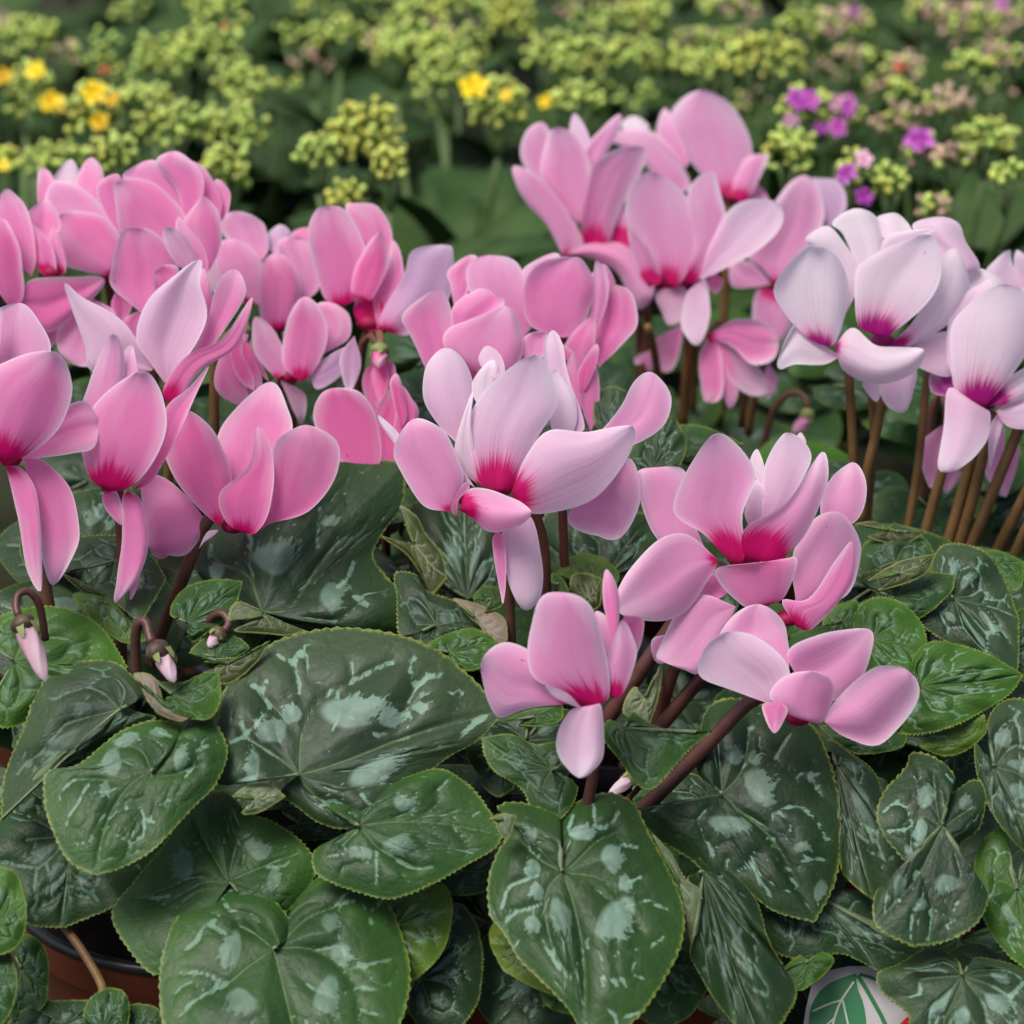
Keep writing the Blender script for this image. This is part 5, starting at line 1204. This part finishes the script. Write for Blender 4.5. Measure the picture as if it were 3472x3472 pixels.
CL = [  # plant, x, y, w, h, kind, florets
 ('a', 50, 75, 105, 75, 'bud_green', []), ('a', 60, 185, 95, 120, 'bud_green', [(68, 135, 'fl_yellow', 30), (95, 193, 'fl_yellow', 28), (5, 145, 'fl_yellow', 26), (122, 198, 'fl_yellow', 18)]),
 ('a', 175, 215, 90, 110, 'bud_green', [(178, 176, 'fl_yellow', 32), (188, 230, 'fl_yellow', 30), (212, 188, 'fl_yellow', 18)]),
 ('a', 105, 300, 120, 56, 'bud_green', []), ('a', 215, 295, 80, 75, 'bud_green', []), ('a', 20, 310, 50, 50, 'bud_yellow', [(8, 312, 'fl_yellow', 16)]),
 ('b', 320, 240, 130, 75, 'bud_green', []), ('b', 445, 245, 120, 80, 'bud_green', []), ('b', 420, 325, 92, 90, 'bud_green', []), ('b', 455, 165, 105, 72, 'bud_green', []),
 ('b', 395, 90, 115, 76, 'bud_green', []), ('b', 310, 110, 110, 86, 'bud_green', []), ('b', 250, 190, 70, 50, 'bud_green', []), ('b', 405, 20, 105, 55, 'bud_green', []), ('b', 290, 180, 60, 50, 'bud_green', []),
 ('c', 690, 262, 140, 130, 'bud_yellow', []), ('c', 600, 288, 78, 62, 'bud_green', []), ('c', 655, 372, 62, 52, 'bud_yellow', []), ('c', 735, 320, 58, 66, 'bud_yellow', []), ('c', 640, 65, 95, 50, 'bud_green', []),
 ('d', 820, 85, 190, 72, 'bud_green', []), ('d', 840, 145, 120, 95, 'bud_green', []), ('d', 940, 205, 100, 100, 'bud_green', [(893, 165, 'fl_yellow', 36), (955, 180, 'fl_yellow', 16)]), ('d', 745, 100, 80, 66, 'bud_green', []),
 ('d', 960, 40, 90, 90, 'bud_yellow', []), ('d', 790, 20, 110, 45, 'bud_green', []), ('d', 870, 8, 90, 36, 'bud_green', []),
 ('e', 1040, 105, 100, 76, 'bud_green', [(1035, 192, 'fl_yellow', 30)]), ('e', 1215, 40, 100, 78, 'bud_green', []), ('e', 1190, 105, 106, 60, 'bud_green', []), ('e', 1100, 110, 90, 70, 'bud_green', []), ('e', 1090, 190, 90, 60, 'bud_green', []),
 ('f', 1440, 110, 150, 76, 'bud_yellow', []), ('f', 1340, 130, 100, 56, 'bud_green', []), ('f', 1270, 120, 80, 56, 'bud_green', []), ('f', 1380, 10, 110, 40, 'bud_green', []),
 ('g', 1490, 290, 90, 85, 'bud_green', []), ('g', 1515, 205, 90, 70, 'bud_green', [(1505, 188, 'fl_magenta', 32), (1530, 190, 'fl_magenta', 26), (1492, 228, 'fl_pink', 20)]),
 ('g', 1585, 225, 90, 70, 'bud_green', [(1600, 200, 'fl_magenta', 30), (1575, 195, 'fl_pink', 28), (1580, 240, 'fl_magenta', 32), (1548, 242, 'fl_magenta', 20)]),
 ('g', 1610, 320, 60, 70, 'bud_green', [(1598, 328, 'fl_magenta', 34), (1630, 300, 'fl_pink', 22), (1628, 372, 'fl_magenta', 30)]),
 ('h', 1740, 285, 75, 60, 'bud_pink', [(1735, 264, 'fl_magenta', 34)]), ('h', 1860, 262, 110, 66, 'bud_green', []), ('h', 1800, 300, 70, 50, 'bud_pink', []), ('h', 1900, 335, 60, 50, 'bud_green', []), ('h', 1680, 350, 60, 60, 'bud_green', []), ('h', 1760, 395, 60, 50, 'bud_pink', []),
 ('h', 1690, 230, 80, 60, 'bud_pink', []), ('h', 1790, 200, 90, 60, 'bud_pink', []), ('h', 1700, 175, 60, 40, 'bud_green', []),
 ('i', 1590, 50, 105, 62, 'bud_pink', [(1610, 20, 'fl_magenta', 16)]), ('i', 1700, 135, 80, 60, 'bud_pink', [(1695, 125, 'fl_red', 15)]), ('i', 1610, 110, 70, 40, 'bud_pink', []), ('i', 1510, 40, 80, 50, 'bud_green', []),
 ('j', 1850, 45, 150, 62, 'bud_pink', [(1890, 8, 'fl_magenta', 18)]), ('j', 1900, 110, 90, 50, 'bud_pink', []), ('j', 1750, 20, 90, 40, 'bud_pink', []), ('j', 1830, 120, 80, 46, 'bud_green', [])]
for (k, x, y, w, h, kind, fl) in CL:
    d = dof_h(y, .200+r3.uniform(-.012, .012))
    ploc = KAL[k].location
    c = W(x*3472/1932, y*3472/1932, d)
    base = (ploc.x+(c.x-ploc.x)*.45, max(ploc.y-.03, min(ploc.y+.05, c.y+.01)), .06)
    kal_cluster(KAL[k], x, y, d, w, h, kind, florets=fl, base=base)
# rows further back, seen over and between the near heads
lab = ['green budded kalanchoe', 'pink budded kalanchoe', 'red budded kalanchoe']
posn = ['at the far left', 'left of centre', 'near the middle', 'right of centre', 'at the far right', 'beyond the top right corner']
row = 0
for ry, (yy, dd) in enumerate([(1.60, 0), (1.80, 1), (2.02, 2), (2.26, 3)]):
    for i in range(6):
        X = (-.29+.116*i)*(1+.16*ry)+r3.uniform(-.015, .015); Y = yy+r3.uniform(-.03, .03)
        kind = 'bud_pink' if (i >= 4 or r3.random() < .25) else ('bud_red' if r3.random() < .15 else 'bud_green')
        e = empty('kalanchoe_plant', (X, Y, 0))
        tag(e, '%s blurred in the %s row of the background, %s' % (lab[0 if kind == 'bud_green' else 1 if kind == 'bud_pink' else 2], ['nearest', 'second', 'third', 'farthest'][ry], posn[i]), 'plant', 'blurred kalanchoe plants of the back rows')
        for q in range(24):
            a = r3.uniform(0, 6.283); kal_leaf(e, (X+r3.uniform(-.06, .06), Y+r3.uniform(-.08, .08), r3.uniform(.04, .13)), .075*r3.uniform(.7, 1.2), a, r3.uniform(0, .7))
        for q in range(7):
            px_, py_ = X+r3.uniform(-.055, .055), Y+r3.uniform(-.05, .05); hz = r3.uniform(.15, .20)
            d = (Vector((px_, py_, hz))-CAM).dot(FWD); u = (Vector((px_, py_, hz))-CAM)
            sx = (u.x/d/K*3472+1736)/3472*1932; sy = (1736-u.dot(UPV)/d/K*3472)/3472*1932
            kal_cluster(e, sx, sy, d, 78*1.45/d*1.3, 52*1.45/d*1.3, kind, n=13, bs=19, base=(X+(px_-X)*.5, Y, .05), florets=[(sx, sy, 'fl_red', 12)] if r3.random() < .05 else [])

# ------------------------------------------------------------------ plant label card
cd = .915
card = empty('plant_label', tuple(W(2900, 3560, cd))); tag(card, 'white plant label card printed with a green leaf, under the leaves at the bottom right', 'plant label')
def card_piece(name, pts, mat, off, thick=.0004):
    q = tr('D', pts); n = len(q)
    ys = (q[:, 1]-3300)/100
    dep = np.full(n, cd)-.0035*ys
    front = WN(q, dep-off); back = WN(q, dep-off+thick)
    V = np.vstack([front, back]); F = [tuple(range(n)), tuple(range(n, 2*n))[::-1]]+[(i, n+i, n+(i+1) % n, (i+1) % n) for i in range(n)]
    ob = mesh_obj(name, V, F, mat, card, V[0], smooth=False)
    bm = bmesh.new(); bm.from_mesh(ob.data); bmesh.ops.triangulate(bm, faces=bm.faces); bmesh.ops.recalc_face_normals(bm, faces=bm.faces); bm.to_mesh(ob.data); bm.free()
    return ob
card_piece('card', [(1508, 1990), (1520, 1905), (1532, 1855), (1545, 1835), (1600, 1823), (1690, 1822), (1740, 1835), (1745, 1990)], M['card'], 0, .001)
LF = spline([(1527, 1990), (1526, 1925), (1535, 1888), (1555, 1862), (1585, 1846), (1616, 1836)], 14); RF = spline([(1616, 1836), (1617, 1862), (1628, 1890), (1634, 1925), (1636, 1990)], 10)
card_piece('printed_leaf', [tuple(a) for a in LF]+[tuple(a) for a in RF[1:]], M['card_green'], .0002, .0001)
def band(pts, w):
    P = np.array(pts, float); T = np.gradient(P, axis=0); T /= np.linalg.norm(T, axis=1)[:, None]; N = np.column_stack([-T[:, 1], T[:, 0]])
    return [tuple(a) for a in P+N*w]+[tuple(a) for a in (P-N*w)[::-1]]
for pts, w in [([(1611, 1852), (1600, 1868), (1590, 1883), (1582, 1898), (1573, 1925), (1567, 1960)], 2.0), ([(1588, 1887), (1570, 1892), (1550, 1900), (1533, 1908)], 1.8), ([(1590, 1887), (1594, 1905), (1600, 1932), (1606, 1965)], 1.8), ([(1575, 1920), (1562, 1932), (1550, 1950)], 1.7)]:
    card_piece('printed_vein', band(pts, w), M['card_grey'], .0004, .0001)
card_piece('printed_stem', band([(1618, 1840), (1632, 1862), (1648, 1890), (1662, 1915), (1676, 1945)], 4.0), M['card_green'], .0002, .0001)
card_piece('printed_stem', band([(1622, 1838), (1640, 1843), (1660, 1850)], 3.0), M['card_green'], .0002, .0001)
card_piece('printed_corner', [(1699, 1931), (1710, 1920), (1725, 1908), (1725, 1960), (1699, 1960)], M['card_red'], .0002, .0001)

for o in bpy.data.objects:
    if '_o' in o: del o['_o']
